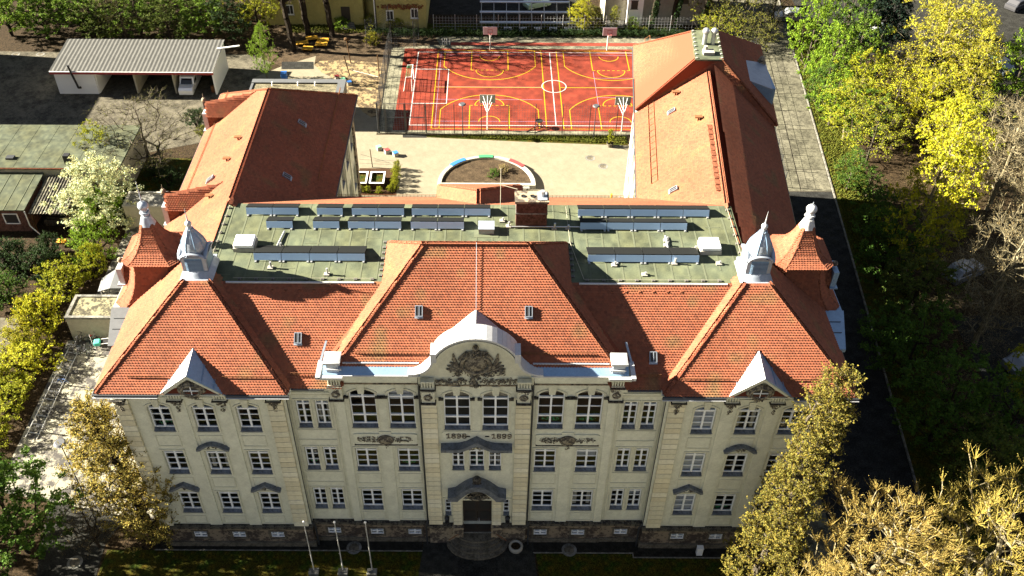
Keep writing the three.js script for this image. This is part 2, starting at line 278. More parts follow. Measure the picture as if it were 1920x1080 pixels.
// window types: w, h, rise, rows of pane heights from the top, columns
const WT = {
  wingTop: { w: 1.37, h: 2.45, rise: .28, rows: [.24, .26, .25, .25], cols: 2 },
  wing: { w: 1.37, h: 2.27, rise: 0, rows: [.17, .29, .27, .27], cols: 2 },
  pairTop: { w: .88, h: 2.44, rise: 0, rows: [.19, .29, .26, .26], cols: 2 },
  pair: { w: .88, h: 2.25, rise: 0, rows: [.17, .29, .27, .27], cols: 2 },
  tall: { w: 1.64, h: 3.46, rise: .36, rows: [.24, .26, .26, .24], cols: 2, thick: 3 },
  bay: { w: 1.42, h: 2.22, rise: 0, rows: [.17, .29, .27, .27], cols: 2 },
  triNarrow: { w: .8, h: 2.05, rise: 0, rows: [.19, .29, .26, .26], cols: 2 },
  triWide: { w: .97, h: 2.05, rise: 0, rows: [.19, .29, .26, .26], cols: 2 },
  side: { w: .42, h: 1.75, rise: 0, rows: [.14, .31, .28, .27], cols: 1 },
  cellar: { w: .95, h: .78, rise: 0, rows: [.5, .5], cols: 2 },
};
const winProto = {};
function windowProto(k) {
  if (winProto[k]) return winProto[k];
  const t = WT[k], g = new THREE.Group(); g.name = 'window'; const f = [], fw = .07, d = .09;
  const top = (x) => { if (!t.rise) return t.h; const r = (t.w * t.w / 4 + t.rise * t.rise) / (2 * t.rise); return t.h - r + Math.sqrt(Math.max(0, r * r - x * x)); };
  f.push(extr(arched(0, t.w, 0, t.h, t.rise), -d, 0, [arched(0, t.w - 2 * fw, fw + .03, t.h - fw, t.rise * .95, true)]));
  const iw = t.w - 2 * fw, y1 = t.h - fw, y0 = fw + .03, H = y1 - y0, cw = iw / t.cols;
  for (let c = 1; c < t.cols; c++) f.push(box(.12, H, d + .02, -iw / 2 + c * cw, y0 + H / 2, -d / 2 + .012));
  let y = y1; const panes = [];
  t.rows.forEach((q, i) => {
    const yb = y - q * H; if (i < t.rows.length - 1) { const big = i === 0 || (t.thick && i === t.thick - 1); f.push(box(iw, big ? .12 : .055, big ? d + .03 : d * .7, 0, yb, -d / 2 + (big ? .017 : 0))); }
    for (let c = 0; c < t.cols; c++) { const xl = -iw / 2 + c * cw, xr = xl + cw; if (i === 0 && t.rise) { const n = 5, p = [[xl, yb], [xr, yb]]; for (let s = 0; s <= n; s++) { const x = xr + (xl - xr) * s / n; p.push([x, top(x) - fw]); } panes.push(new THREE.ShapeGeometry(shape2(p)).translate(0, 0, -d * .55)); } else panes.push(new THREE.PlaneGeometry(cw, y - yb).translate((xl + xr) / 2, (y + yb) / 2, -d * .55)); }
    y = yb;
  });
  mesh('frame', f, M.white, g); for (const p of panes) mesh('pane', p, M.glass, g);
  if (k !== 'cellar') mesh('sill', new THREE.ExtrudeGeometry(shape2([[.02, .03], [-.26, -.08], [-.26, -.13], [-.2, -.205], [.02, -.205]]), { depth: t.w + .1, bevelEnabled: false }).rotateY(Math.PI / 2).translate(-(t.w + .1) / 2, 0, 0), M.slate, g);
  const sw = .13; mesh('surround', extr(arched(0, t.w + 2 * sw, k === 'cellar' ? -.12 : -.26, t.h + sw, t.rise ? t.rise + .05 : 0), k === 'cellar' ? .06 : .19, k === 'cellar' ? .12 : .25, [arched(0, t.w + .004, k === 'cellar' ? 0 : -.205, t.h + .002, t.rise, true)]), k === 'cellar' ? M.plinthStone : M.trim, g);
  return winProto[k] = g;
}
const windows = [];
const CURT = new Map();
function addWindow(k, x, y, z, blind, parent = school) { const w = windowProto(k).clone(); w.position.set(x, y, z - (k === 'cellar' ? .08 : .2)); parent.add(w); if (blind) mesh('blind', new THREE.PlaneGeometry(WT[k].w - .1, WT[k].h - .1).translate(0, WT[k].h / 2, -.16), M.blind, w); windows.push(w); if (!blind && k !== 'cellar' && k !== 'side') { const q = Math.abs(Math.sin(x * 12.9 + y * 7.3) * 43758.5) % 1, W = WT[k].w - .2, H = WT[k].h - .2; if (q < .16) mesh('half_blind', box(W, H * (.25 + q * 2), .02, 0, H * (1 - (.25 + q * 2) / 2) + .06, -.2), M.blind, w); else if (q < .34) for (const e of [-1, 1]) mesh('curtain', box(W * .2, H, .06, e * W * .38, H / 2 + .1, -.24), M.curtain, w); else if (q < .46) mesh('window_plant', lumps(16, W * .35, .16, .1, .09).map(g => g.translate(0, .3, -.3)), M.green, w); } return [x, y, k]; }
function wallWith(x0, x1, y0, y1, z, list, m = M.plaster, depth = .5) {
  const holes = list.map(([k, x, y]) => arched(x, WT[k].w, y - (k === 'cellar' ? 0 : .2), y + WT[k].h, WT[k].rise, true));
  mesh('wall', extr(rect(x0, x1, y0, y1), z - depth, z, holes), m, school);
  for (const [k, x, y, b] of list) addWindow(k, x, y, z, b);
}
function rustic(cx, w, y0, y1, z, parent = school) {               // a pilaster laid up in separate stone blocks
  const p = grp('pilaster', parent, cx, 0, z); mesh('backing', box(w - .06, y1 - y0, .1, 0, (y0 + y1) / 2, .05), M.sandDark, p);
  const n = Math.round((y1 - y0) / .505), h = (y1 - y0) / n, g = rbox(w, h - .035, .2, 0, 0, .1, .018);
  for (let i = 0; i < n; i++) { const o = mesh('stone_block', g, pick(M.stone), p); o.position.set(rr(-.006, .006), y0 + (i + .5) * h, rr(-.006, .01)); }
}
function lumps(n, sx, sy, sz, size) {                              // carved foliage as a cluster of curled leaves and buds
  const out = []; for (let i = 0; i < n; i++) { const a = rr(0, 6.28), q = Math.sqrt(rnd()), s = size * rr(.5, 1.1); const g = rnd() < .5 ? new THREE.SphereGeometry(s, 6, 5).scale(1, rr(.5, 1), .8) : new THREE.TorusGeometry(s, s * .38, 4, 7, rr(2, 5)); g.rotateZ(rr(0, 6)); out.push(g.translate(Math.cos(a) * q * sx, Math.sin(a) * q * sy, rr(0, sz))); } return out;
}
function bracket(x, y, z, w = .8, garland = true) {
  const b = grp('capital', school, x, y, z); const p = [box(w, .1, .34, 0, .62, .17), box(w, .09, .3, 0, .02, .15)]; const n = 5; for (let i = 0; i < n; i++) p.push(rbox(w / n * .62, .5, .26, -w / 2 + w / n * (i + .5), .32, .14, .03)); mesh('fluted_block', p, M.trim, b); mesh('back_block', box(w * .96, .5, .12, 0, .32, .06), M.trim, b);
  mesh('ledge', box(w + .16, .07, .42, 0, -.05, .2), M.soot, b);
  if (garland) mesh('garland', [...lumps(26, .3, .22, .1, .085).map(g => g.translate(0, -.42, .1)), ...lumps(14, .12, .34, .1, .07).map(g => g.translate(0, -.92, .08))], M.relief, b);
}
const font = await new FontLoader().loadAsync('fonts/droid/droid_serif_bold.typeface.json');
for (const s of [-1, 1]) {
  // ---- end pavilion
  const px = [14.25, 17.0, 19.75].map(v => v * s), blind = s > 0;
  const L = []; for (const x of px) { const b = blind && x < 15; L.push(['wingTop', x, 12.75, b], ['wing', x, 8.4, b], ['wing', x, 4.03, b]); }
  const [a, b] = s < 0 ? [-22.3, -11.7] : [11.7, 22.3];
  wallWith(a, b, 2.35, 16.75, .5, L);
  wallWith(a - (s < 0 ? .08 : 0), b + (s > 0 ? .08 : 0), 0, 2.3, .58, px.map(x => ['cellar', x, .92]), M.plinth, .58);
  mesh('ledge', span(a - .1, b + .1, 2.25, 2.5, .3, .8), M.soot, school);
  mesh('plinth_course', span(a - .12, b + .12, 0, .5, .3, .72), M.plinthStone, school);
  rustic(s * 12.37, 1.0, 2.5, 15.85, .5); rustic(s * 21.85, .92, 2.5, 15.85, .5);
  for (const x of [15.62, 18.38]) mesh('lisene', [span(s * x - .42, s * x + .42, 2.5, 15.85, .5, .58)], M.plaster, school);
  for (const x of px) for (const [y0, y1] of [[11.1, 12.2], [6.75, 7.85], [2.62, 3.5]]) mesh('panel_moulding', [span(x - .78, x + .78, y1 - .06, y1, .5, .535), span(x - .78, x + .78, y0, y0 + .06, .5, .535), span(x - .78, x - .72, y0 + .06, y1 - .06, .5, .535), span(x + .72, x + .78, y0 + .06, y1 - .06, .5, .535)], M.trim, school);
  mesh('cornice', [span(a - .2, b + .2, 15.95, 16.1, .3, .78), span(a - .35, b + .35, 16.1, 16.55, .3, .7), span(a - .5, b + .5, 16.55, 16.75, .3, 1.05)], M.plaster, school);
  mesh('cornice_shadow_band', span(a - .22, b + .22, 15.86, 15.95, .3, .66), M.sandDark, school);  // weathered stone strip, dark tone also paints the shadow gap under the cornice
  for (const x of [12.37, 15.62, 18.38, 21.85]) bracket(s * x, 15.95, .6, .82);
  for (const x of px) mesh('keystone', extr([[x - .16, 15.05], [x + .16, 15.05], [x + .24, 15.75], [x - .24, 15.75]], .5, .68), M.trim, school);
  const hoodTri = (x, y) => { const h = grp('window_hood', school, x, y, .5); mesh('hood_roof', extr([[-1, 0], [-.82, 0], [0, .55], [.82, 0], [1, 0], [1, .14], [.9, .18], [0, .74], [-.9, .18], [-1, .14]], 0, .34), M.slate, h); mesh('carving', lumps(22, .45, .16, .1, .08).map(g => g.translate(0, .12, .04)), M.relief, h); };
  const hoodArc = (x, y) => { const h = grp('window_hood', school, x, y, .5); const o = [[-1.06, 0], [-.86, 0]]; for (let i = 0; i <= 10; i++) { const q = -.74 + 1.48 * i / 10; o.push([q, .1 + .42 * Math.cos(q / .74 * Math.PI / 2)]); } o.push([.86, 0], [1.06, 0], [1.06, .14]); for (let i = 10; i >= 0; i--) { const q = -.9 + 1.8 * i / 10; o.push([q, .2 + .42 * Math.cos(q / .9 * Math.PI / 2)]); } o.push([-1.06, .14]); mesh('hood_roof', extr(o, 0, .34), M.slate, h); mesh('carving', lumps(22, .5, .16, .1, .08).map(g => g.translate(0, .12, .04)), M.relief, h); };
  hoodArc(px[1], 10.95); hoodTri(px[0], 6.6); hoodTri(px[2], 6.6);
  // ---- connecting bay
  const cx = [9.68, 10.88].map(v => v * s), [c, d] = s < 0 ? [-11.7, -8.75] : [8.75, 11.7];
  wallWith(c, d, 2.35, 16.5, 0, cx.flatMap(x => [['pairTop', x, 12.6], ['pair', x, 8.27], ['pair', x, 3.9]]));
  wallWith(c, d, 0, 2.3, .08, [['cellar', s * 10.28, .75]], M.plinth, .5);
  mesh('ledge', span(c, d, 2.2, 2.46, -.2, .32), M.soot, school); mesh('plinth_course', span(c, d, 0, .45, -.2, .2), M.plinthStone, school);
  mesh('cornice', [span(c, d, 15.9, 16.05, -.2, .28), span(c, d, 16.05, 16.5, -.2, .2), span(c, d, 16.5, 16.66, -.2, .5)], M.plaster, school);
  mesh('bay_frame', [...[-1, 1].map(e => span(s * 10.28 + e * 1.3 - .06, s * 10.28 + e * 1.3 + .06, 2.6, 15.6, 0, .05)), ...[15.55, 11.2, 12.2, 7.85, 6.75].map(y => span(s * 10.28 - 1.24, s * 10.28 + 1.24, y, y + .07, 0, .05))], M.trim, school);
  mesh('downpipe', [rod(V3(s * 11.72, 2.7, .42), V3(s * 11.72, 16.5, .42), .07), rod(V3(s * 11.72, 2.7, .42), V3(s * 11.45, 2.2, .5), .07), rod(V3(s * 11.45, 0, .5), V3(s * 11.45, 2.2, .5), .07)], M.gutter, school); mesh('downpipe', [rod(V3(s * 3.5, 2.7, .32), V3(s * 3.5, 18, .32), .06), rod(V3(s * 3.5, 2.7, .32), V3(s * 3.62, 2.3, .42), .06), rod(V3(s * 3.62, 0, .42), V3(s * 3.62, 2.3, .42), .06)], M.gutter, school);
  // ---- two tall bays beside the entrance
  const [e, f] = s < 0 ? [-8.75, -3.4] : [3.4, 8.75];
  wallWith(e, f, 2.35, 17.9, .1, [['tall', s * 7.07, 12.72], ['tall', s * 4.67, 12.72], ['bay', s * 7.25, 8.3], ['bay', s * 4.5, 8.3], ['bay', s * 7.25, 3.93], ['bay', s * 4.5, 3.93]]);
  wallWith(e, f, 0, 2.3, .16, [['cellar', s * 7.2, .75], ['cellar', s * 4.5, .75]], M.plinth, .5);
  mesh('ledge', span(e, f, 2.2, 2.46, -.2, .38), M.soot, school); mesh('plinth_course', span(e, f, 0, .45, -.2, .26), M.plinthStone, school);
  mesh('lisene', [span(s * 5.87 - .38, s * 5.87 + .38, 2.46, 12.2, .1, .17), span(s * 8.45 - .26, s * 8.45 + .26, 2.46, 16.2, .1, .17)], M.plaster, school);
  for (const x of [7.25, 4.5]) for (const [y0, y1] of [[6.75, 7.85], [2.62, 3.5]]) mesh('panel_moulding', [span(s * x - .8, s * x + .8, y1 - .06, y1, .1, .135), span(s * x - .8, s * x + .8, y0, y0 + .06, .1, .135), span(s * x - .8, s * x - .74, y0 + .06, y1 - .06, .1, .135), span(s * x + .74, s * x + .8, y0 + .06, y1 - .06, .1, .135)], M.trim, school);
  for (const x of [7.07, 4.67]) { mesh('keystone', extr([[s * x - .18, 15.95], [s * x + .18, 15.95], [s * x + .28, 16.8], [s * x - .28, 16.8]], .1, .3), M.trim, school); for (const q of [-1, 1]) mesh('impost', span(s * x + q * .82 + (q < 0 ? -.42 : 0), s * x + q * .82 + (q < 0 ? 0 : .42), 15.5, 15.62, .1, .3), M.soot, school); }
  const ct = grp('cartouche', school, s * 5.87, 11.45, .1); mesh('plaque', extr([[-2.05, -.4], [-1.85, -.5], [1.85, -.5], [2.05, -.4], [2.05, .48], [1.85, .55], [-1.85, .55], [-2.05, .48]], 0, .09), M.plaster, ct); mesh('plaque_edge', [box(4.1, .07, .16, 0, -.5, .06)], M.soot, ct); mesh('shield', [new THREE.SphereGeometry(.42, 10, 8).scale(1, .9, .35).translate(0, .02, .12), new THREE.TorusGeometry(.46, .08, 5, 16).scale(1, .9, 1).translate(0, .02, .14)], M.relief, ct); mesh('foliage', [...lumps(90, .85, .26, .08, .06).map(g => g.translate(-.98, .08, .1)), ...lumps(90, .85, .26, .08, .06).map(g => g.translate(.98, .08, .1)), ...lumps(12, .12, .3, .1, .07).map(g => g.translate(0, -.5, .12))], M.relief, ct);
  mesh('cornice_shadow_band', span(e, f, 16.78, 16.88, -.1, .28), M.sandDark, school); mesh('frieze', span(e - (s < 0 ? .4 : 0), f + (s > 0 ? .4 : 0), 16.9, 17.75, -.1, .24), M.plaster, school);  // strip below the frieze: weathered, with painted shadow in its dark tone
  mesh('attic_cornice', [span(e - (s < 0 ? .55 : -.1), f + (s > 0 ? .55 : -.1), 17.75, 18.15, -.3, .85)], M.plaster, school);
  bracket(s * 8.6, 16.85, .2, .8); bracket(s * 2.92, 16.95, .5, .85);
  rustic(s * 2.92, .95, 2.5, 15.4, .3);
  for (const [x, y, z] of [[8.6, 16.1, .17], [2.92, 16.2, .5]]) { const r = grp('rosette_block', school, s * x, y, z); mesh('block', box(.8, .95, .22, 0, -.1, .1), M.trim, r); mesh('rosette', [new THREE.TorusGeometry(.22, .06, 5, 12).translate(0, -.1, .24), ...lumps(9, .16, .16, .04, .06).map(g => g.translate(0, -.1, .22))], M.relief, r); mesh('ledge', box(.95, .1, .4, 0, -.62, .14), M.soot, r); }
  // parapet gutter, pedestal and coping
  mesh('parapet_gutter', [slabOf([[s * 3.3, 18.2, .9], [s * 9.1, 18.2, .9], [s * 9.1, 18.52, .25], [s * 3.3, 18.52, .25]], .04)], M.zincShadeBlue, school);
  mesh('coping', [span(Math.min(s * 3.4, s * 7.95), Math.max(s * 3.4, s * 7.95), 18.16, 18.24, .86, .94), span(Math.min(s * 3.4, s * 7.95), Math.max(s * 3.4, s * 7.95), 18.56, 18.64, .16, .26), span(Math.min(s * 7.9, s * 9.35), Math.max(s * 7.9, s * 9.35), 18.12, 18.24, .9, 1.12), span(s * 9.35 - .14, s * 9.35 + .14, 18.1, 18.3, -.3, 1.12), span(Math.min(s * 7.95, s * 8.9), Math.max(s * 7.95, s * 8.9), 18.56, 18.64, .72, .8)], M.zincWhite, school);
  mesh('verge_coping', [slabOf([[s * 9.28, 18.3, -.2], [s * 9.42, 18.3, -.2], [s * 9.1, 19.1, -1.15], [s * 8.98, 19.1, -1.15]], .14)], M.zinc, school);
  const pd = grp('pedestal', school, s * 8.48, 18.2, .35); mesh('block', [box(.72, .8, .72, 0, .4, 0)], M.zinc, pd); mesh('cap', [box(.98, .16, .98, 0, .92, 0), new THREE.ConeGeometry(.68, .24, 4).rotateY(Math.PI / 4).translate(0, 1.12, 0)], M.zincWhite, pd);
}
// ---- entrance bay
{
  const list = [['tall', -1.2, 12.8], ['tall', 1.2, 12.8], ['triNarrow', -1.22, 8.68], ['triWide', 0, 8.68], ['triNarrow', 1.2, 8.68], ['side', -2.02, 3.55], ['side', 2.02, 3.55]];
  const holes = list.map(([k, x, y]) => arched(x, WT[k].w, y - .2, y + WT[k].h, WT[k].rise, true)); holes.push(arched(0, 2.05, 2.351, 5.3, 0, true));
  mesh('wall', extr(rect(-3.4, 3.4, 2.35, 17.9), -.2, .3, holes), M.plaster, school); for (const [k, x, y] of list) addWindow(k, x, y, .3);
  for (const [a, b] of [[-3.4, -1.03], [1.03, 3.4]]) mesh('wall', extr(rect(a, b, 0, 2.35), -.2, .34), M.sandDark, school);
  for (const [a, b] of [[-3.55, -1.75], [1.75, 3.55]]) mesh('ledge', span(a, b, 2.25, 2.5, -.1, .62), M.soot, school);
  for (const s of [-1, 1]) { for (const x of [1.2]) { mesh('keystone', extr([[s * x - .18, 16.05], [s * x + .18, 16.05], [s * x + .27, 16.85], [s * x - .27, 16.85]], .3, .5), M.trim, school); for (const q of [-1, 1]) mesh('impost', span(s * x + q * .82 + (q < 0 ? -.3 : 0), s * x + q * .82 + (q < 0 ? 0 : .3), 15.58, 15.7, .3, .5), M.soot, school); }
    const port = grp('portal_pier', school, s * 1.36, 0, .3); const n = 8, g = rbox(.62, .38, .26, 0, 0, .13, .015); for (let i = 0; i < n; i++) { const o = mesh('stone_block', g, pick(M.stone), port); o.position.y = 2.75 + i * .41; } mesh('base_block', [box(.74, .9, .4, 0, 1.7, .2), box(.8, .2, .5, 0, 2.35, .2)], M.sandDark, port);
    const lamp = grp('lantern', school, s * 2.12, 2.5, .36); mesh('bracket_arm', [box(.05, .5, .05, 0, .3, .06)], M.black, lamp); mesh('lantern_body', [new THREE.CylinderGeometry(.17, .11, .34, 6).translate(0, .72, .16), new THREE.ConeGeometry(.2, .14, 6).translate(0, .96, .16), box(.3, .03, .3, 0, .5, .16)], M.black, lamp);
    mesh('handrail', rod(V3(s * 1.15, 1.75, .62), V3(s * 2.05, 1.2, .9), .03), M.rust, school); }
  const door = grp('door', school, 0, 0, .02); mesh('door_leaf', [box(1.0, 4.2, .08, -.51, 3.1, 0)], M.door, door); mesh('door_leaf', [box(1.0, 4.2, .08, .51, 3.1, 0)], M.door, door); mesh('door_panels', [-.51, .51].flatMap(x => [1.9, 3.1, 4.3].map(y => box(.7, .9, .03, x, y, .05))), M.black, door); mesh('handle', [box(.05, .34, .06, .12, 2.6, .09)], M.steel, door);
  mesh('portal_frame', [span(-1.12, -1.0, 1, 5.45, .1, .42), span(1.0, 1.12, 1, 5.45, .1, .42), span(-1.12, 1.12, 5.3, 5.45, .1, .44)], M.trim, school);
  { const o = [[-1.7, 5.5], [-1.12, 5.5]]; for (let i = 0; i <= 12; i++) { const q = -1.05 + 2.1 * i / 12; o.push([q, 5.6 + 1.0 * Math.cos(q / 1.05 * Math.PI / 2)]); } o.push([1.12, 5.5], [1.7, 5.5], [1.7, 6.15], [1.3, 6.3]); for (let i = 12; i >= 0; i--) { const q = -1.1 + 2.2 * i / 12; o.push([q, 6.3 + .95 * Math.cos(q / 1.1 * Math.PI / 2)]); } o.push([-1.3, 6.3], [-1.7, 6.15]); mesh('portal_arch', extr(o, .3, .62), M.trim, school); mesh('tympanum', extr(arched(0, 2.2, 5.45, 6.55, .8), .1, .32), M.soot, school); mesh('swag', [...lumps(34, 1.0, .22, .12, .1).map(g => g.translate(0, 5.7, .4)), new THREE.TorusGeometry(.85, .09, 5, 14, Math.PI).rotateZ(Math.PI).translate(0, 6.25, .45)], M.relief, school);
    const h = [[-1.98, 6.1], [-1.3, 6.1]]; for (let i = 0; i <= 12; i++) { const q = -1.2 + 2.4 * i / 12; h.push([q, 6.3 + .95 * Math.cos(q / 1.2 * Math.PI / 2)]); } h.push([1.3, 6.1], [1.98, 6.1], [1.98, 6.5], [1.5, 6.62]); for (let i = 12; i >= 0; i--) { const q = -1.4 + 2.8 * i / 12; h.push([q, 6.7 + 1.05 * Math.cos(q / 1.4 * Math.PI / 2)]); } h.push([-1.5, 6.62], [-1.98, 6.5]); mesh('portal_hood', extr(h, .3, 1.15), M.slate, school);
    mesh('portal_bust', [new THREE.SphereGeometry(.3, 10, 8).scale(1, 1.15, .9).translate(0, 8.0, .75), new THREE.SphereGeometry(.42, 10, 8).scale(1, .7, .7).translate(0, 7.5, .8), box(.6, .3, .3, 0, 7.2, .95)], M.soot, school); }
  { const h = grp('window_hood', school, 0, 11.05, .3); mesh('hood_roof', extr([[-2.3, 0], [-1.9, 0], [-1.1, -.02], [0, .62], [1.1, -.02], [1.9, 0], [2.3, 0], [2.3, .22], [1.2, .28], [.9, .36], [0, 1.02], [-.9, .36], [-1.2, .28], [-2.3, .22]], 0, .62), M.slate, h); mesh('carving', lumps(40, .85, .22, .12, .1).map(g => g.translate(0, .02, .1)), M.relief, h); }
  const yr = grp('year_inscription', school, 0, 0, .3); mesh('panel', extr([[-2.2, 11.55], [2.2, 11.55], [2.2, 12.35], [2.05, 12.5], [-2.05, 12.5], [-2.2, 12.35]], 0, .05), M.plaster, yr);
  for (const [t, x] of [['1898', -1.98], ['1899', .92]]) { const g = new TextGeometry(t, { font, size: .44, depth: .06, curveSegments: 3 }); g.translate(x, 11.86, .05); mesh('numerals', g, M.relief, yr); } mesh('dash', [box(.28, .06, .06, -.55, 12.05, .08), box(.28, .06, .06, .68, 12.05, .08)], M.soot, yr);
  mesh('cornice_shadow_band', span(-3.4, 3.4, 16.86, 16.96, 0, .46), M.sandDark, school); mesh('frieze', span(-3.5, 3.5, 16.98, 17.75, -.1, .42), M.plaster, school);  // dark strip again paints the shadow line over the entrance bay
  mesh('frieze_carving', [...lumps(60, 1.2, .26, .16, .1).map(g => g.translate(-1.35, 17.35, .42)), ...lumps(60, 1.2, .26, .16, .1).map(g => g.translate(1.35, 17.35, .42)), ...lumps(34, .35, .5, .2, .12).map(g => g.translate(0, 17.3, .44))], M.relief, school);
  // curved gable
  const prof = []; for (let i = 0; i <= 18; i++) { const a = (-62 + 124 * i / 18) * DEG; prof.push([2.62 * Math.sin(a), 18.72 + 2.62 * Math.cos(a)]); }
  const sweep = []; for (let i = 0; i <= 10; i++) { const t = i / 10; sweep.push([2.45 + 1.55 * t * t, 19.75 - 1.45 * Math.sin(t * Math.PI / 2)]); }
  mesh('gable_wall', extr([[-3.4, 17.75], [3.4, 17.75], ...sweep.slice().reverse().filter(p => p[0] < 3.4), ...prof.slice().reverse().map(p => [p[0] * .96, p[1] - .1]), ...sweep.filter(p => p[0] < 3.4).map(p => [-p[0], p[1]])], .0, .45), M.trim, school);
  const cope = (pts, z0, z1, th) => { const g = []; for (let i = 0; i < pts.length - 1; i++) { const [x0, y0] = pts[i], [x1, y1] = pts[i + 1]; const dx = x1 - x0, dy = y1 - y0, L = Math.hypot(dx, dy), nx = -dy / L * th, ny = dx / L * th; const s = ny < 0 ? -1 : 1; g.push(extr([[x0, y0], [x1, y1], [x1 + nx * s, y1 + ny * s], [x0 + nx * s, y0 + ny * s]], z0, z1)); } return g; };
  mesh('gable_coping', cope(prof, -.2, 1.05, .13), M.zincWhite, school);
  for (const s of [-1, 1]) mesh('gable_coping', cope(sweep.map(p => [p[0] * s, p[1]]), .1, 1.0, .13), M.zincWhite, school);
  for (const s of [-1, 1]) mesh('gable_block', span(s * 2.46 - .17, s * 2.46 + .17, 19.5, 20.2, .1, 1.06), M.zincWhite, school);
  mesh('gable_shadow_board', cope(prof.map(p => [p[0] * .95, p[1] - .24]), .4, 1.0, .12), M.trim, school);
  mesh('gable_relief', [new THREE.SphereGeometry(.62, 14, 10).scale(1.15, .95, .3).translate(0, 18.85, .5), new THREE.TorusGeometry(.78, .11, 6, 22).scale(1.1, .92, 1).translate(0, 18.85, .55), new THREE.TorusGeometry(1.05, .09, 6, 18, 2.4).rotateZ(.38).translate(0, 18.85, .52), ...[-1, 1].flatMap(s => [0, 1, 2, 3, 4, 5].map(i => new THREE.SphereGeometry(.5, 7, 6).scale(.95, .18, .24).rotateZ(s * (.2 + i * .26)).translate(s * (1.25 + .1 * Math.cos(i)), 18.35 + i * .19, .52))), ...lumps(90, 1.75, .42, .16, .12).map(g => g.translate(0, 18.2, .46)), ...lumps(40, .7, .3, .2, .13).map(g => g.translate(0, 19.75, .5)), new THREE.SphereGeometry(.2, 8, 8).translate(0, 20.3, .62)], M.relief, school);
  mesh('gable_roof', [poly([[-2.45, 19.9, -.2], [0, 21.25, -.2], [0, 20.85, -2.15], [-2.7, 18.95, -.22]]), poly([[0, 21.25, -.2], [0, 20.85, -2.15], [0, 21.25, -.2]])].slice(0, 1), M.zincWhite, school);
  mesh('gable_roof', [poly([[2.45, 19.9, -.2], [0, 21.25, -.2], [0, 20.85, -2.15], [2.7, 18.95, -.22]])], M.zinc, school);  // sunward slope uses paler zinc than this one: lighting put into the colours
  // rounded steps
  const st = grp('entrance_steps', school, 0, 0, .3); const half = (r, dz) => { const p = [[-r, 0]]; for (let i = 0; i <= 16; i++) { const a = Math.PI - Math.PI * i / 16; p.push([r * Math.cos(a), dz * Math.sin(a)]); } return p; };
  [[2.25, 1.5], [1.95, 1.15], [1.65, .82], [1.35, .5]].forEach(([r, dz], i) => mesh('step', prism([[-r, -.4], [-r, 0], ...half(r, dz).slice(1, -1), [r, 0], [r, -.4]].map(p => [p[0], p[1]]), i ? .22 * i + .002 : 0, .22 * (i + 1)), M.plinthStone, st));
  mesh('threshold', span(-1.0, 1.0, .5, 1.02, -.3, .1), M.concrete, school);
}
// ---- rooms behind the windows
for (const [y, n] of [[3.0, 1], [7.4, 2], [11.8, 3]]) mesh('interior_floor', [span(-22.2, 22.2, y - .3, y, -6.4, -.52)], M.interiorFloor, school);
mesh('interior_wall', [span(-22.2, 22.2, .5, 16.5, -6.6, -6.4), ...[-20.9, -18.4, -15.6, -13, -11.7, -8.75, -5.9, -3.3, 3.3, 5.9, 8.75, 11.7, 13, 15.6, 18.4, 20.9].filter((_, i) => i % 3 === 1).map(x => span(x - .1, x + .1, .5, 16.5, -6.4, -.55))], M.interior, school);
// ---- flank and yard walls
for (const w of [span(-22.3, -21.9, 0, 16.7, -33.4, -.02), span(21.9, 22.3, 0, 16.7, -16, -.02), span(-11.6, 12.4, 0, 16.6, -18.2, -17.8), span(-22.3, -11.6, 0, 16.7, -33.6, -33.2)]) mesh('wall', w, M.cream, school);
mesh('ceiling_slab', span(-22, 22, 16.2, 16.5, -17.5, -.55), M.interior, school);

function turnedWall(x0, z0, x1, z1, list, m, y1 = 16.75) {          // a wall from (x0,z0) to (x1,z1); its outside lies to the viewer's side of that run
  const L = Math.hypot(x1 - x0, z1 - z0), ry = Math.atan2(-(z1 - z0), x1 - x0); const holes = list.map(([k, x, y]) => arched(x, WT[k].w, y - .2, y + WT[k].h, WT[k].rise, true));
  mesh('wall', extr(rect(0, L, 0, y1), -.45, 0, holes).rotateY(ry).translate(x0, 0, z0), m, school);
  for (const [k, x, y] of list) { const w = windowProto(k).clone(); const q = V3(x, y, -.2).applyAxisAngle(V3(0, 1, 0), ry); w.position.set(x0 + q.x, q.y, z0 + q.z); w.rotation.y = ry; school.add(w); }
}
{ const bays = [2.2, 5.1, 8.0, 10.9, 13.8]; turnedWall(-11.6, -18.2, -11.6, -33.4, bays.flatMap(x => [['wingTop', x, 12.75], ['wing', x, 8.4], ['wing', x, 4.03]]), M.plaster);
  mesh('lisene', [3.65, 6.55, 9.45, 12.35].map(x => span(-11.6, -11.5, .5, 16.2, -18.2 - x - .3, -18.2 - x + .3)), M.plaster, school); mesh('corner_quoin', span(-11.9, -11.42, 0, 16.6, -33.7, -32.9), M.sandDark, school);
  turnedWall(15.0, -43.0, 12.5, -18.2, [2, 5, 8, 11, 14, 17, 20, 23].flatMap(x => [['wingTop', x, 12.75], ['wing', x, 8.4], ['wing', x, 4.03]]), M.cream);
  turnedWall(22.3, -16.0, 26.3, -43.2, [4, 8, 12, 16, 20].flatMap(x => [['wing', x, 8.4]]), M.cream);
  turnedWall(26.3, -43.2, 15.0, -43.0, [], M.cream); }

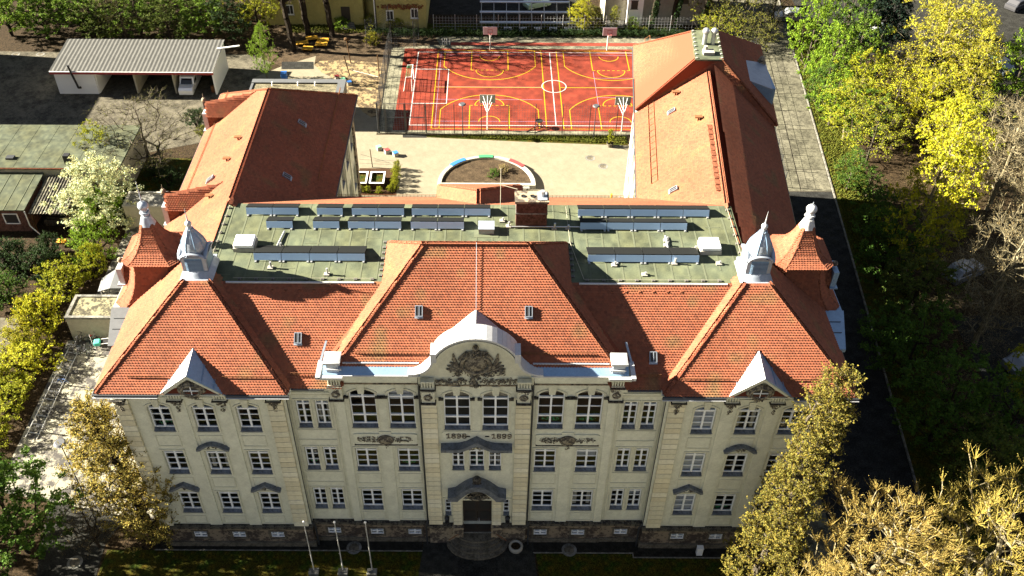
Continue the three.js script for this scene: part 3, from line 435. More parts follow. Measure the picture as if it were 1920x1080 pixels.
// ---------------------------------------------------------------- roofs
const tileGeo = (() => {
  const o = [[-.088, -.10], [.088, -.10], [.088, .055], [.052, .098], [0, .112], [-.052, .098], [-.088, .055]]; const h = (z) => .014 + (z + .10) / .21 * .062, p = [];
  for (let i = 1; i < o.length - 1; i++) for (const q of [o[0], o[i + 1], o[i]]) p.push(q[0], h(q[1]), q[1]);
  for (let i = 1; i < o.length; i++) { const a = o[i], b = o[(i + 1) % o.length]; p.push(a[0], h(a[1]), a[1], b[0], h(b[1]), b[1], b[0], h(b[1]) - .04, b[1], a[0], h(a[1]), a[1], b[0], h(b[1]) - .04, b[1], a[0], h(a[1]) - .04, a[1]); }
  const g = new THREE.BufferGeometry(); g.setAttribute('position', new THREE.Float32BufferAttribute(p, 3)); g.computeVertexNormals(); return g;
})();
const tileTones = [[1, 1, 1], [1.08, 1.02, .98], [.92, .95, .95], [1.0, 1.06, 1.05], [.84, .86, .9], [1.12, 1.1, 1.05]];
function tilesFrom(list, parent) {                                  // list of Matrix4
  if (!list.length) return; const im = new THREE.InstancedMesh(tileGeo, M.tile, list.length), c = new THREE.Color();
  list.forEach((m, i) => { im.setMatrixAt(i, m); const t = pick(tileTones), k = rr(.93, 1.07) * (rnd() < .02 ? .85 : 1); const q = k * (m.tk || 1), w = m.moss || 0; c.setRGB(t[0] * q * (1 - w * .5), t[1] * q * (1 + w * .25), t[2] * q); im.setColorAt(i, c); });
  im.name = 'roof_tiles'; im.userData.kind = 'stuff'; im.castShadow = im.receiveShadow = true; parent.add(im);
}
function roofFace(parent, pts, skip = []) {                         // pts: eave first (left to right seen from outside), then round; a tiled plane
  const P = pts.map(p => V3(...p)); let u = P[1].clone().sub(P[0]); u.y = 0; u.normalize();
  let n = P[1].clone().sub(P[0]).cross(P[2].clone().sub(P[0])).normalize(); if (n.y < 0) n.negate(); const v = n.clone().cross(u).normalize(); if (v.y < 0) v.negate();
  mesh('roof_deck', slabOf(pts, .12), M.deck, parent);
  const Q = P.map(p => { const d = p.clone().sub(P[0]); return [d.dot(u), d.dot(v)]; }); const us = Q.map(q => q[0]), vs = Q.map(q => q[1]); const u0 = Math.min(...us), u1 = Math.max(...us), v0 = Math.min(...vs), v1 = Math.max(...vs);
  const tone = (a, b) => { const k = nA(((a * .06) % 1 + 1) % 1, ((b * .06 + .3) % 1 + 1) % 1), q = nB(((a * .05 + .4) % 1 + 1) % 1, ((b * .05) % 1 + 1) % 1); return [1 + .22 * (k - .5) + .12 * (q - .5), q > .72 ? (q - .72) * 2.2 : 0]; }; const list = [], down = v.clone().negate(), right = n.clone().cross(down); const B = new THREE.Matrix4().makeBasis(right, n, down); let row = 0;
  for (let b = v0 + .06; b < v1; b += .155, row++) for (let a = u0 + (row % 2) * .09; a < u1 + .09; a += .18) {
    if (!inside(Q, a, b)) continue; const p = P[0].clone().addScaledVector(u, a).addScaledVector(v, b).addScaledVector(n, .004);
    if (skip.some(f => f(p))) continue;
    const m = B.clone(); m.setPosition(p.x, p.y, p.z); const [tk, moss] = tone(a + P[0].x, b + P[0].z); m.tk = tk; m.moss = moss; list.push(m);
  }
  tilesFrom(list, parent); return { u, v, n };
}
const ridgeGeo = (() => { const g = new THREE.CylinderGeometry(.115, .15, .42, 8, 1, true, -Math.PI / 2 - .2, Math.PI + .4).rotateX(Math.PI / 2); return fit(norm(g), M.ridge); })();
function ridgeLine(parent, a, b, up = V3(0, 1, 0)) {               // separate hip or ridge tiles from a to b
  const A = V3(...a), B = V3(...b), d = B.clone().sub(A), L = d.length(), n = Math.max(1, Math.round(L / .36)); d.normalize(); const x = up.clone().cross(d).normalize(), y = d.clone().cross(x).normalize(); const m = new THREE.Matrix4().makeBasis(x, y, d); const q = new THREE.Quaternion().setFromRotationMatrix(m);
  for (let i = 0; i < n; i++) { const o = new THREE.Mesh(ridgeGeo, M.ridge); o.name = 'ridge_tile'; o.castShadow = o.receiveShadow = true; o.quaternion.copy(q); o.position.copy(A).addScaledVector(d, (i + .5) * L / n); o.position.y += .02; parent.add(o); }
}
function snowGuard(parent, a, b) {
  const A = V3(...a), B = V3(...b), L = A.distanceTo(B), n = Math.round(L / .28), g = []; const up = (t, h) => A.clone().lerp(B, t).add(V3(0, h, 0));
  for (let i = 0; i <= n; i++) g.push(rod(up(i / n, .02), up(i / n, .26), .012, 4)); for (const h of [.06, .15, .25]) g.push(rod(up(0, h), up(1, h), .016, 4)); mesh('snow_guard', g, M.rust, parent);
}
function roofWindow(parent, p, n, right) {                          // small cast hatch with two lights
  const g = grp('roof_hatch', parent); const up = n.clone().cross(right).normalize(); g.setRotationFromMatrix(new THREE.Matrix4().makeBasis(right, up.negate().negate(), n)); g.position.copy(p);
  mesh('apron', box(.5, .12, .05, 0, -.38, .04), M.zinc, g); mesh('casing', [box(.44, .04, .14, 0, .31, .07), box(.44, .04, .14, 0, -.31, .07), box(.035, .6, .14, -.21, 0, .07), box(.035, .6, .14, .21, 0, .07), box(.035, .6, .15, .02, 0, .07)], M.zinc, g); mesh('pane', box(.4, .6, .04, 0, 0, .1), M.black, g);
}
const EY = 16.9;
// wing planes shared below
for (const s of [-1, 1]) {
  const X = (x) => s * x; const roof = grp('pavilion_roof', school); const F = (pts) => s > 0 ? pts : [pts[1], pts[0], ...pts.slice(2).reverse()];
  const dorm = (p) => Math.abs(p.x - X(17.05)) < 1.75 * (1 - (p.y - 16.7) / 2.2) && p.y < 18.8;
  const fr = roofFace(roof, F([[X(11.3), EY, 1.2], [X(22.9), EY, 1.2], [X(17.8), 21.5, -3.85], [X(16.3), 21.5, -3.85]]), [dorm]);
  roofFace(roof, F([[X(11.3), EY, -4.6], [X(11.3), EY, 1.2], [X(16.3), 21.5, -3.85], [X(16.3), 21.5, -4.75], [X(15.75), 21.0, -4.75]]));
  roofFace(roof, F([[X(22.9), EY, 1.2], [X(22.9), EY, -6.4], [X(17.8), 21.5, -6.4], [X(17.8), 21.5, -3.85]]));
  mesh('flat_top', slabOf([[X(16.3), 21.5, -3.85], [X(17.8), 21.5, -3.85], [X(17.8), 21.5, -6.4], [X(16.3), 21.5, -6.4]], .2), M.zinc, roof);
  ridgeLine(roof, [X(22.85), EY + .06, 1.15], [X(17.8), 21.56, -3.85]); ridgeLine(roof, [X(11.35), EY + .06, 1.15], [X(16.3), 21.56, -3.85]);
  mesh('gutter', [rod(V3(X(11.2), EY - .1, 1.28), V3(X(15.0), EY - .1, 1.28), .09)], M.gutter, roof); mesh('gutter', [rod(V3(X(19.1), EY - .1, 1.28), V3(X(22.98), EY - .1, 1.28), .09), rod(V3(X(22.98), EY - .1, 1.28), V3(X(22.98), EY - .1, -6), .08)], M.gutter, roof); mesh('drip_edge', span(Math.min(X(11.2), X(15.0)), Math.max(X(11.2), X(15.0)), EY - .24, EY - .2, 1.2, 1.42), M.zincWhite, roof); mesh('drip_edge', [span(Math.min(X(19.1), X(22.98)), Math.max(X(19.1), X(22.98)), EY - .24, EY - .2, 1.2, 1.42)], M.zincWhite, roof); mesh('soffit', [span(Math.min(X(11.35), X(22.9)), Math.max(X(11.35), X(22.9)), EY - .22, EY - .16, -.3, 1.2)], M.plaster, roof);
  snowGuard(roof, [X(20.9), 17.5, .55], [X(18.7), 17.5, .55]); snowGuard(roof, [X(15.2), 17.5, .55], [X(12.3), 17.5, .55]);
  // zinc gabled dormer with an oval light
  const d = grp('dormer', school, X(17.05), 0, 0); const fz = 1.25;
  mesh('roof_sheet', [slabOf([[-2.05, 16.8, fz], [0, 18.5, fz], [0, 18.78, -.85], [-2.0, 16.98, 1.05]], .07)], s < 0 ? M.zincWhite : M.zincWhite, d); mesh('roof_sheet', [slabOf([[2.05, 16.8, fz], [0, 18.5, fz], [0, 18.78, -.85], [2.0, 16.98, 1.05]], .07)], M.zincShadeBlue, d);  // sunward sheet pale, far sheet blue: sun and shade put into the zinc
  mesh('gable_face', extr([[-1.8, 16.6], [1.8, 16.6], [0, 18.3]], .62, .95), M.trim, d); mesh('verge', [extr([[-2.06, 16.68], [-1.84, 16.68], [0, 18.2], [1.84, 16.68], [2.06, 16.68], [0, 18.4]], .9, 1.24)], M.trim, d);
  const ov = new THREE.TorusGeometry(.46, .1, 8, 24).scale(1.25, .95, 1).translate(0, 17.12, 1.16); mesh('oval_frame', [ov, new THREE.TorusGeometry(.62, .1, 6, 24).scale(1.2, .95, 1).translate(0, 17.08, 1.08), ...lumps(20, .35, .14, .1, .08).map(g => g.translate(0, 16.5, 1.1)), ...lumps(10, .3, .1, .1, .08).map(g => g.translate(0, 17.72, 1.05))], M.relief, d); mesh('oval_pane', new THREE.CylinderGeometry(.5, .5, .06, 24).rotateX(Math.PI / 2).scale(1.2, .92, 1).translate(0, 17.12, 1.12), M.black, d); mesh('glazing_bar', [box(1.14, .05, .06, 0, 17.12, 1.16), box(.05, .86, .06, 0, 17.12, 1.16)], M.white, d);
  for (const e of [-1, 1]) mesh('sheet_seam', [.3, .62].map(t => rod(V3(e * (2.05 - 2.05 * t), 16.82 + 1.7 * t, fz), V3(e * (2.0 - 2.0 * t) * .98, 17.0 + 1.8 * t, 1.05 - 1.9 * t), .02, 4)), M.zincShadeBlue, d);
  // zinc cupola with louvres and spike
  const c = grp('cupola', school, X(17.05), 21.5, -4.95); const W = 1.5;
  mesh('skirt', [new THREE.CylinderGeometry(.92 * 1.414 * .86, 1.12 * 1.414 * .9, .5, 4).rotateY(Math.PI / 4).translate(0, .2, 0)], M.zinc, c);
  mesh('lantern_body', [box(W, 1.15, W, 0, .95, 0)], M.zinc, c);
  for (let k = 0; k < 9; k++) mesh('louvre', box(1.02, .035, .1, 0, .52 + k * .1, W / 2 + .03).rotateX(0), M.zincShadeBlue, c);
  mesh('louvre_recess', box(1.04, .98, .03, 0, .93, W / 2 + .006), M.zincShadeBlue, c);
  mesh('side_louvre_recess', [box(.03, .98, 1.04, W / 2 + .006, .93, 0), box(.03, .98, 1.04, -W / 2 - .006, .93, 0)], M.zincShadeBlue, c);
  const eye = (r) => new THREE.TorusGeometry(r, .085, 6, 14, Math.PI).scale(1, .55, 1.6); mesh('eyebrow_moulding', [eye(.72).translate(0, 1.42, W / 2 + .02), eye(.72).rotateY(Math.PI / 2).translate(W / 2 + .02, 1.42, 0), eye(.72).rotateY(Math.PI / 2).translate(-W / 2 - .02, 1.42, 0), box(.22, .1, W + .2, -W / 2, 1.46, 0), box(.22, .1, W + .2, W / 2, 1.46, 0)], M.zinc, c);
  const bell = []; const pr = [[.74, 1.45], [.77, 1.7], [.735, 2.05], [.63, 2.4], [.46, 2.72], [.3, 2.95], [.19, 3.2]]; for (let i = 0; i < pr.length - 1; i++) { const g = new THREE.CylinderGeometry(pr[i + 1][0] * 1.03, pr[i][0] * 1.03, pr[i + 1][1] - pr[i][1], 8, 1, true).rotateY(Math.PI / 8).translate(0, (pr[i + 1][1] + pr[i][1]) / 2, 0); bell.push(g); } mesh('bell_roof', bell, M.zinc, c); mesh('bell_seams', [0, 1, 2, 3, 4, 5, 6, 7].flatMap(k => pr.slice(0, -1).map((q, i) => { const a = k * Math.PI / 4 + Math.PI / 8; return rod(V3(Math.sin(a) * q[0] * 1.03, q[1], Math.cos(a) * q[0] * 1.03), V3(Math.sin(a) * pr[i + 1][0] * 1.03, pr[i + 1][1], Math.cos(a) * pr[i + 1][0] * 1.03), .028, 4); })), M.zincShadeBlue, c); mesh('collar', [cyl(.25, .25, .07, 0, 3.1, 0, 8), cyl(.17, .12, .25, 0, 3.17, 0, 8)], M.zinc, c);
  mesh('ball', new THREE.SphereGeometry(.2, 12, 10).translate(0, 3.52, 0), M.zincWhite, c); mesh('spike', cyl(.055, .008, .95, 0, 3.66, 0, 6), M.zincWhite, c);
  // ---- bell-shaped tiled turret on the flank
  const t = grp('turret', school, X(20.95), 0, -8.3);
  const ring = (h, rx_, rz, ch) => [[-rx_ + ch, rz], [rx_ - ch, rz], [rx_, rz - ch], [rx_, -rz + ch], [rx_ - ch, -rz], [-rx_ + ch, -rz], [-rx_, -rz + ch], [-rx_, rz - ch]].map(p => V3(p[0], h, p[1]));
  const loft = (rs) => { const g = [], mt = []; for (let k = 0; k < 8; k++) { let row = 0, carry = .06; for (let i = 0; i < rs.length - 1; i++) { const a = rs[i][k], b = rs[i][(k + 1) % 8], c2 = rs[i + 1][(k + 1) % 8], d2 = rs[i + 1][k]; g.push(poly([a.toArray(), b.toArray(), c2.toArray(), d2.toArray()]));
        const u = b.clone().sub(a).normalize(); const mid0 = a.clone().add(b).multiplyScalar(.5), mid1 = c2.clone().add(d2).multiplyScalar(.5), v = mid1.clone().sub(mid0), L = v.length(); v.normalize(); const n = u.clone().cross(v).normalize(); const right = n.clone().cross(v.clone().negate()); const B = new THREE.Matrix4().makeBasis(right, n, v.clone().negate());
        for (; carry < L; carry += .15, row++) { const q = carry / L, l = a.clone().lerp(d2, q), r2 = b.clone().lerp(c2, q), w = l.distanceTo(r2); for (let x = (row % 2) * .09 + .02; x < w; x += .18) { const m = B.clone(), p = l.clone().lerp(r2, x / w).addScaledVector(n, .004); m.setPosition(p.x, p.y, p.z); mt.push(m); } } carry -= L; } } return [g, mt]; };
  const up = [ring(20.3, 1.8, 1.75, .46), ring(20.5, 1.42, 1.4, .38), ring(20.85, 1.06, 1.05, .29), ring(21.35, .76, .76, .21), ring(21.95, .52, .52, .15), ring(22.5, .36, .36, .1)], lo = [ring(16.75, 3.05, 2.05, .75), ring(17.2, 2.6, 1.9, .66), ring(17.8, 2.15, 1.72, .56), ring(18.6, 1.75, 1.55, .46), ring(19.5, 1.5, 1.45, .4), ring(20.4, 1.42, 1.4, .38)];
  const [g1, m1] = loft(up), [g2, m2] = loft(lo); mesh('spire_deck', g1, M.deck, t); mesh('skirt_deck', g2, M.deck, t); tilesFrom(m1, t); tilesFrom(m2, t);
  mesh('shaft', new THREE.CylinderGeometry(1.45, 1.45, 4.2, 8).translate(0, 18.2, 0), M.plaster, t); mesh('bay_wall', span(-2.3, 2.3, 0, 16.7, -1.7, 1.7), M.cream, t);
  mesh('hip_rolls', [0, 1, 2, 3, 4, 5, 6, 7].flatMap(k => [up, lo].flatMap(rs => rs.slice(0, -1).map((r, i) => rod(r[k], rs[i + 1][k], .075, 6)))), M.ridge, t);
  mesh('finial_base', [new THREE.CylinderGeometry(.3, .52, .62, 8).rotateY(Math.PI / 8).translate(0, 22.75, 0), cyl(.22, .2, .3, 0, 23.05, 0, 8), cyl(.34, .3, .1, 0, 23.3, 0, 10), cyl(.2, .2, .15, 0, 23.4, 0, 8)], s < 0 ? M.zinc : M.zincWhite, t); mesh('finial_ball', [new THREE.SphereGeometry(.34, 14, 10).scale(1, .95, 1).translate(0, 23.8, 0)], s < 0 ? M.zinc : M.zincWhite, t); mesh('finial_spike', cyl(.05, .015, s < 0 ? 1.55 : .25, 0, 24.1, 0, 6), M.zinc, t);
  mesh('eave_flashing', [slabOf([[-3.2, 16.72, 2.2], [3.2, 16.72, 2.2], [3.2, 16.72, -2.2], [-3.2, 16.72, -2.2]], .16)], s < 0 ? M.zincWhite : M.zincShadeBlue, t);  // pale on the sunward turret, painted shade blue on the other
  // stone-fronted little gable on the turret
  const td = grp('turret_gable', school, X(23.2), 0, -8.0); const sx = s; mesh('board', [span(Math.min(0, sx * .35), Math.max(0, sx * .35), 18.1, 19.35, -.62, .62), span(Math.min(0, sx * .5), Math.max(0, sx * .5), 18.0, 18.1, -.72, .72)], s < 0 ? M.zincWhite : M.zincShadeBlue, td); mesh('ball', new THREE.SphereGeometry(.2, 10, 8).translate(sx * .15, 19.62, 0), M.sandDark, td); mesh('roof_skin', [slabOf([[0, 18.6, -.6], [0, 19.4, 0], [-sx * 1.8, 19.6, 0], [-sx * 1.6, 18.9, -.6]], .06), slabOf([[0, 18.6, .6], [0, 19.4, 0], [-sx * 1.8, 19.6, 0], [-sx * 1.6, 18.9, .6]], .06)], M.ridge, td); mesh('cheeks', [span(Math.min(0, -sx * 1.2), Math.max(0, -sx * 1.2), 17.4, 18.65, -.55, .55)], M.ridge, td);  // board colour carries the lighting: pale towards the sun, blue on the shaded flank
  // flat zinc roof of the projecting bay
  mesh('bay_roof', [slabOf([[X(22.2), 17.0, -6.3], [X(24.1), 17.0, -6.3], [X(23.25), 17.0, -2.7], [X(22.85), 17.0, -2.7]], .25)], s < 0 ? M.zincFlat : M.zincShadeBlue, school); mesh('bay_wall', [prism([[X(22.2), -6.3], [X(24.0), -6.3], [X(23.2), -2.8], [X(22.2), -2.8]], 0, 16.7)], M.cream, school);  // shaded copy gets the painted blue, sunlit copy plain grey zinc
  mesh('roof_seams', [-5.2, -4.2].map(z => span(Math.min(X(22.5), X(23.6 + (z + 5.2) * -.2)), Math.max(X(22.5), X(23.6 + (z + 5.2) * -.2)), 17.0, 17.04, z - .02, z + .02)), M.gutter, school);
  // ---- roof over the connecting bay
  const cr = grp('mansard_roof', school); const hx = s * 10.83; 
  const fc = roofFace(cr, F([[X(8.2), 16.75, .55], [X(11.9), 16.75, .55], [X(15.75), 21.0, -4.3], [X(5.2), 21.0, -4.3]])); mesh('gutter', [rod(V3(X(9.2), 16.68, .62), V3(X(11.4), 16.68, .62), .08)], M.gutter, cr); snowGuard(cr, [X(9.6), 17.3, .05], [X(11.2), 17.3, .05]);
  const hp = s < 0 ? V3(-10.85, 18.75, -1.71) : V3(10.75, 18.05, -.92); roofWindow(cr, hp.addScaledVector(fc.n, .06), fc.n, V3(1, 0, 0)); mesh('roof_vents', Array.from({ length: 6 }, (_, i) => rbox(.16, .07, .2, s * (8.3 + i * .85), 20.72, -3.93, .02)), M.ridge, cr);
}
{ // ---- centre roof
  const r = grp('centre_roof', school); const k = 5.15 / 5.2; const arch = (p) => Math.abs(p.x) < 2.5 * (1 - (p.y - 18.7) / 2.2) && p.y < 20.8;
  const fr = roofFace(r, [[-8.4, 18.45, .3], [8.4, 18.45, .3], [3.15, 23.6, -4.9], [-3.15, 23.6, -4.9]], [arch]);
  for (const s of [-1, 1]) { const p = [[s * 8.4, 18.45, .3], [s * 8.4, 18.45, -.9], [s * 5.8, 21.0, -4.4], [s * 5.8, 21.0, -8.3], [s * 3.15, 23.6, -4.9]]; roofFace(r, s > 0 ? p : [p[1], p[0], p[4], p[3], p[2]]); ridgeLine(r, [s * 8.35, 18.52, .27], [s * 3.15, 23.66, -4.9]); mesh('lower_side', poly([[s * 8.4, 18.45, -.9], [s * 5.8, 21, -4.4], [s * 9.2, 18.0, -1]]), M.deck, r); }
  roofFace(r, [[5.8, 21.0, -8.3], [-5.8, 21.0, -8.3], [-3.15, 23.6, -4.9], [3.15, 23.6, -4.9]]);
  ridgeLine(r, [-3.3, 23.66, -4.9], [3.3, 23.66, -4.9]); for (const s of [-1, 1]) ridgeLine(r, [s * 3.15, 23.66, -4.9], [s * 5.7, 21.1, -8.2]);
  snowGuard(r, [-7.2, 18.95, -.15], [-2.7, 18.95, -.15]); snowGuard(r, [7.2, 18.95, -.15], [2.7, 18.95, -.15]);
  for (const x of [-3.42, 3.14]) roofWindow(r, V3(x, 20.76, -2.02).addScaledVector(fr.n, .06), fr.n, V3(1, 0, 0));
  mesh('lightning_wire', [rod(V3(0, 23.78, -4.85), V3(0, 20.98, -2.05), .014, 5)], M.zinc, r); mesh('dark_fascia', span(-8.3, 8.3, 18.2, 18.47, .22, .3), M.gutter, r);
}
{ // ---- rear wings
  const r = grp('yard_wing_roof', school); const RY = 21.3;
  roofFace(r, [[-22.8, EY, -33.9], [-22.8, EY, -5.5], [-17.05, 21.05, -5.5], [-17.05, 21.05, -12.3], [-16.75, RY, -12.6], [-16.75, RY, -27.1]].map(p => p), [p => p.z > -6.5]);
  roofFace(r, [[-11.0, EY, -12.0], [-11.0, EY, -33.9], [-16.75, RY, -27.1], [-16.75, RY, -12.0]]);
  roofFace(r, [[-11.0, EY, -33.9], [-22.8, EY, -33.9], [-16.75, RY, -27.1]]);
  ridgeLine(r, [-16.75, RY + .05, -12.6], [-16.75, RY + .05, -27.1]); ridgeLine(r, [-22.75, EY + .05, -33.85], [-16.75, RY + .06, -27.1]); ridgeLine(r, [-11.05, EY + .05, -33.85], [-16.75, RY + .06, -27.1]);
  mesh('gutter', [rod(V3(-22.88, EY - .08, -33.9), V3(-22.88, EY - .08, -10), .08), rod(V3(-10.92, EY - .08, -33.9), V3(-10.92, EY - .08, -18.5), .09), rod(V3(-22.88, EY - .08, -33.98), V3(-10.92, EY - .08, -33.98), .08)], M.gutter, r);
  snowGuard(r, [-21.9, 17.55, -33], [-21.9, 17.55, -17.2]); snowGuard(r, [-12.2, 17.8, -33.2], [-12.2, 17.8, -19.5]);
  const nl = V3(-.607, .795, 0), nr = V3(.607, .795, 0); for (const [x, y, z, n, rt] of [[-19.6, 19.24, -17.6, nl, V3(0, 0, 1)], [-14.2, 19.3, -25.2, nr, V3(0, 0, -1)], [-14.2, 19.3, -17.9, nr, V3(0, 0, -1)]]) roofWindow(r, V3(x, y, z).addScaledVector(n, .06), n, rt);
  mesh('chimney_sweep_step', [[-18.2, 20.3, -21.3], [-18.6, 20.0, -18.9], [-19, 19.7, -14.7]].flatMap(p => [box(.1, .3, .1, p[0], p[1] + .15, p[2]), box(.5, .06, .3, p[0], p[1] + .3, p[2])]), M.rust, r);
  for (const z of [-15.9, -28.6]) { const d = grp('tiled_dormer', school, -22.55, 0, z); mesh('front_board', [span(-.25, .1, 17.0, 18.55, -.72, .72), span(-.4, .12, 16.92, 17.02, -.85, .85), new THREE.CylinderGeometry(.72, .72, .35, 14, 1, false, 0, Math.PI).rotateX(Math.PI / 2).rotateY(Math.PI / 2).translate(-.08, 18.55, 0)], M.zincWhite, d); mesh('ball', [new THREE.SphereGeometry(.2, 10, 8).translate(-.1, 19.45, 0), cyl(.04, .01, .4, -.1, 19.6, 0, 5)], M.sandDark, d); mesh('cheek', [extr([[0.1, 16.95], [2.1, 18.5], [.1, 18.5]], -.66, .66)], M.ridge, d);
    const dr = grp('dormer_roof', d); roofFaceLocal(dr, [[.1, 18.35, .8], [2.0, 18.35, .8], [4.2, 20.15, 0], [.1, 19.25, 0]]); roofFaceLocal(dr, [[2.0, 18.35, -.8], [.1, 18.35, -.8], [.1, 19.25, 0], [4.2, 20.15, 0]]); mesh('ridge_roll', [rod(V3(.05, 19.3, 0), V3(2.6, 19.38, 0), .1, 6), rod(V3(2.6, 19.38, 0), V3(4.3, 20.25, 0), .1, 6)], M.ridge, d); }
  // rear slope of the front block and stair roof towards the yard
  const q = grp('rear_slope', school); roofFace(q, [[12.0, EY, -18.7], [-11.0, EY, -18.7], [-16.75, 21.0, -12.3], [16.85, 21.0, -12.3]]); snowGuard(q, [-10.6, 17.4, -18.1], [-3.2, 17.4, -18.1]); snowGuard(q, [4.6, 17.4, -18.1], [11.6, 17.4, -18.1]);
  const st = grp('stair_roof', school); roofFace(st, [[-3.2, 17.2, -20.0], [-3.2, 17.2, -18.0], [0, 21.0, -12.4], [0, 21.0, -14.0]]); roofFace(st, [[3.2, 17.2, -18.0], [3.2, 17.2, -20.0], [0, 21.0, -14.0], [0, 21.0, -12.4]]); roofFace(st, [[3.2, 17.2, -20], [-3.2, 17.2, -20], [0, 21, -14]]); ridgeLine(st, [0, 21.06, -12.5], [0, 21.06, -14]); ridgeLine(st, [0, 21.06, -14], [-3.1, 17.3, -19.9]); ridgeLine(st, [0, 21.06, -14], [3.1, 17.3, -19.9]); mesh('stair_wall', span(-2.8, 2.8, 0, 17.1, -19.6, -18), M.cream, school);
}
function roofFaceLocal(parent, pts) { return roofFace(parent, pts); }
{ // ---- the skewed far wing
  const r = grp('street_wing_roof', school), RY = 21.05; const xl = (z) => 11.9 + .0985 * (-18.4 - z), xm = (z) => 16.83 + .098 * (-12.24 - z), xr = (z) => 23.04 + .105 * (-15.4 - z);
  roofFace(r, [[xl(-12), EY, -12], [xl(-31), EY, -31], [xm(-31), RY, -31], [xm(-12), RY, -12]].reverse().map((_, i, a) => a[3 - i]));
  roofFace(r, [[xr(-31), EY, -31], [xr(-5.5), EY, -5.5], [17.05, RY, -5.5], [xm(-12), RY, -12], [xm(-31), RY, -31]]);
  ridgeLine(r, [xm(-12.6), RY + .06, -12.6], [xm(-31), RY + .06, -31]);
  mesh('gutter', [rod(V3(xl(-18.5) - .08, EY - .08, -18.5), V3(xl(-43) - .08, EY - .08, -43), .09), rod(V3(xr(-10) + .08, EY - .08, -10), V3(xr(-30) + .08, EY - .08, -30), .08)], M.gutter, r);
  { const A = V3(xl(-19.5) + .95, 17.75, -19.5), B = V3(xl(-43) + .95, 17.75, -43); const g = []; const n = 26; for (const e of [0, .55]) g.push(rod(A.clone().add(V3(e * .8, e * .62, 0)), B.clone().add(V3(e * .8, e * .62, 0)), .025, 4)); for (let i = 0; i <= n; i++) { const p = A.clone().lerp(B, i / n); g.push(rod(p, p.clone().add(V3(.44, .34, 0)), .02, 4)); } mesh('snow_guard', g, M.rust, r); }
  const nl = V3(-.62, .78, -.05).normalize(), nr = V3(.55, .83, .05).normalize(); for (const [z, f, n] of [[-17.2, .45, nl], [-27.8, .5, nl], [-23, .38, nr], [-14.5, .4, nr], [-28.5, .45, nr]]) { const left = n === nl; const x = left ? xl(z) + (xm(z) - xl(z)) * f : xr(z) + (xm(z) - xr(z)) * f; roofWindow(r, V3(x, EY + (RY - EY) * f, z).addScaledVector(n, .06), n, left ? V3(-.1, 0, 1).normalize() : V3(.1, 0, -1).normalize()); }
  mesh('roof_walk', Array.from({ length: 12 }, (_, i) => { const z = -14.5 - i * .72; return box(.34, .07, .6, xm(z) - .42, RY - .1, z); }), M.ridge, r);
  mesh('chimney_sweep_step', [[-24.4, .8], [-30, .55]].flatMap(([z, f]) => { const x = xl(z) + (xm(z) - xl(z)) * f, y = EY + (RY - EY) * f; return [box(.12, .5, .12, x, y + .2, z), box(.6, .08, .35, x, y + .42, z)]; }), M.rust, r);
  // raised end pavilion with a flat top
  const e = grp('end_pavilion_roof', school); const T2 = [[17.5, 22.0, -31.0], [19.75, 22.0, -31.0], [20.2, 22.0, -36.0], [18.0, 22.0, -36.0]];
  roofFace(e, [[xl(-43.2), EY + .1, -43.2], [xl(-31.2) - .05, EY + .25, -31.2], T2[0], T2[3]]); roofFace(e, [[xl(-31.2), EY + .2, -31.2], [24.75, EY + .2, -28.8], T2[1], T2[0]]); roofFace(e, [[24.75, EY + .2, -28.8], [26.2, EY, -43.2], T2[2], T2[1]]); roofFace(e, [[26.2, EY, -43.2], [xl(-43.2), EY + .1, -43.2], T2[3], T2[2]]);
  ridgeLine(e, [T2[1][0], 22.05, -31], [24.7, EY + .28, -28.85]); ridgeLine(e, [T2[0][0], 22.05, -31], [xl(-31.2), EY + .3, -31.15]); ridgeLine(e, [T2[3][0], 22.05, -36], [xl(-43.2), EY + .15, -43.1]);
  mesh('flat_top', slabOf([[17.45, 22.06, -30.9], [19.8, 22.06, -30.9], [20.25, 22.06, -36.1], [17.95, 22.06, -36.1]], .15), M.bitumen, e); mesh('clamps', Array.from({ length: 16 }, (_, i) => { const t = (i % 8) / 7; const z = -31.1 - t * 4.8; return box(.14, .1, .14, (i < 8 ? 17.62 : 19.68) + .09 * (-31 - z), 22.1, z); }), M.paleConcrete, e);
  for (const [x, z] of [[18.65, -33.6], [19.35, -33.6]]) { const v = grp('vent_pipe', school, x, 22.06, z); mesh('pipe', [cyl(.2, .2, 1.0, 0, 0, 0, 12)], M.steel, v); mesh('cowl', [new THREE.SphereGeometry(.3, 12, 8).translate(0, 1.15, 0)], M.steel, v); } mesh('roof_unit', [box(.9, .25, .7, 18.7, 22.2, -31.9), cyl(.16, .16, .3, 18.5, 22.3, -32.2, 10)], M.paleConcrete, e);
  const bd = grp('zinc_dormer', school, 24.0, 0, -34); mesh('sheet', [slabOf([[-1.9, 19.6, 1.7], [.6, 18.9, 2.3], [1.0, 18.9, -2.2], [-1.5, 19.6, -1.6]], .08)], M.zinc, bd); mesh('front', [span(.5, .9, 16.7, 18.9, -2.2, 2.2)], M.zincShadeBlue, bd); mesh('cheek', [poly([[.6, 17.0, 2.3], [.6, 18.9, 2.3], [-1.9, 19.6, 1.7]])], M.zincShadeBlue, bd); mesh('ball', [new THREE.SphereGeometry(.3, 10, 8).translate(.6, 19.3, -2.2), box(.6, .5, .6, .6, 18.9, -2.2)], M.sandDark, bd);
}
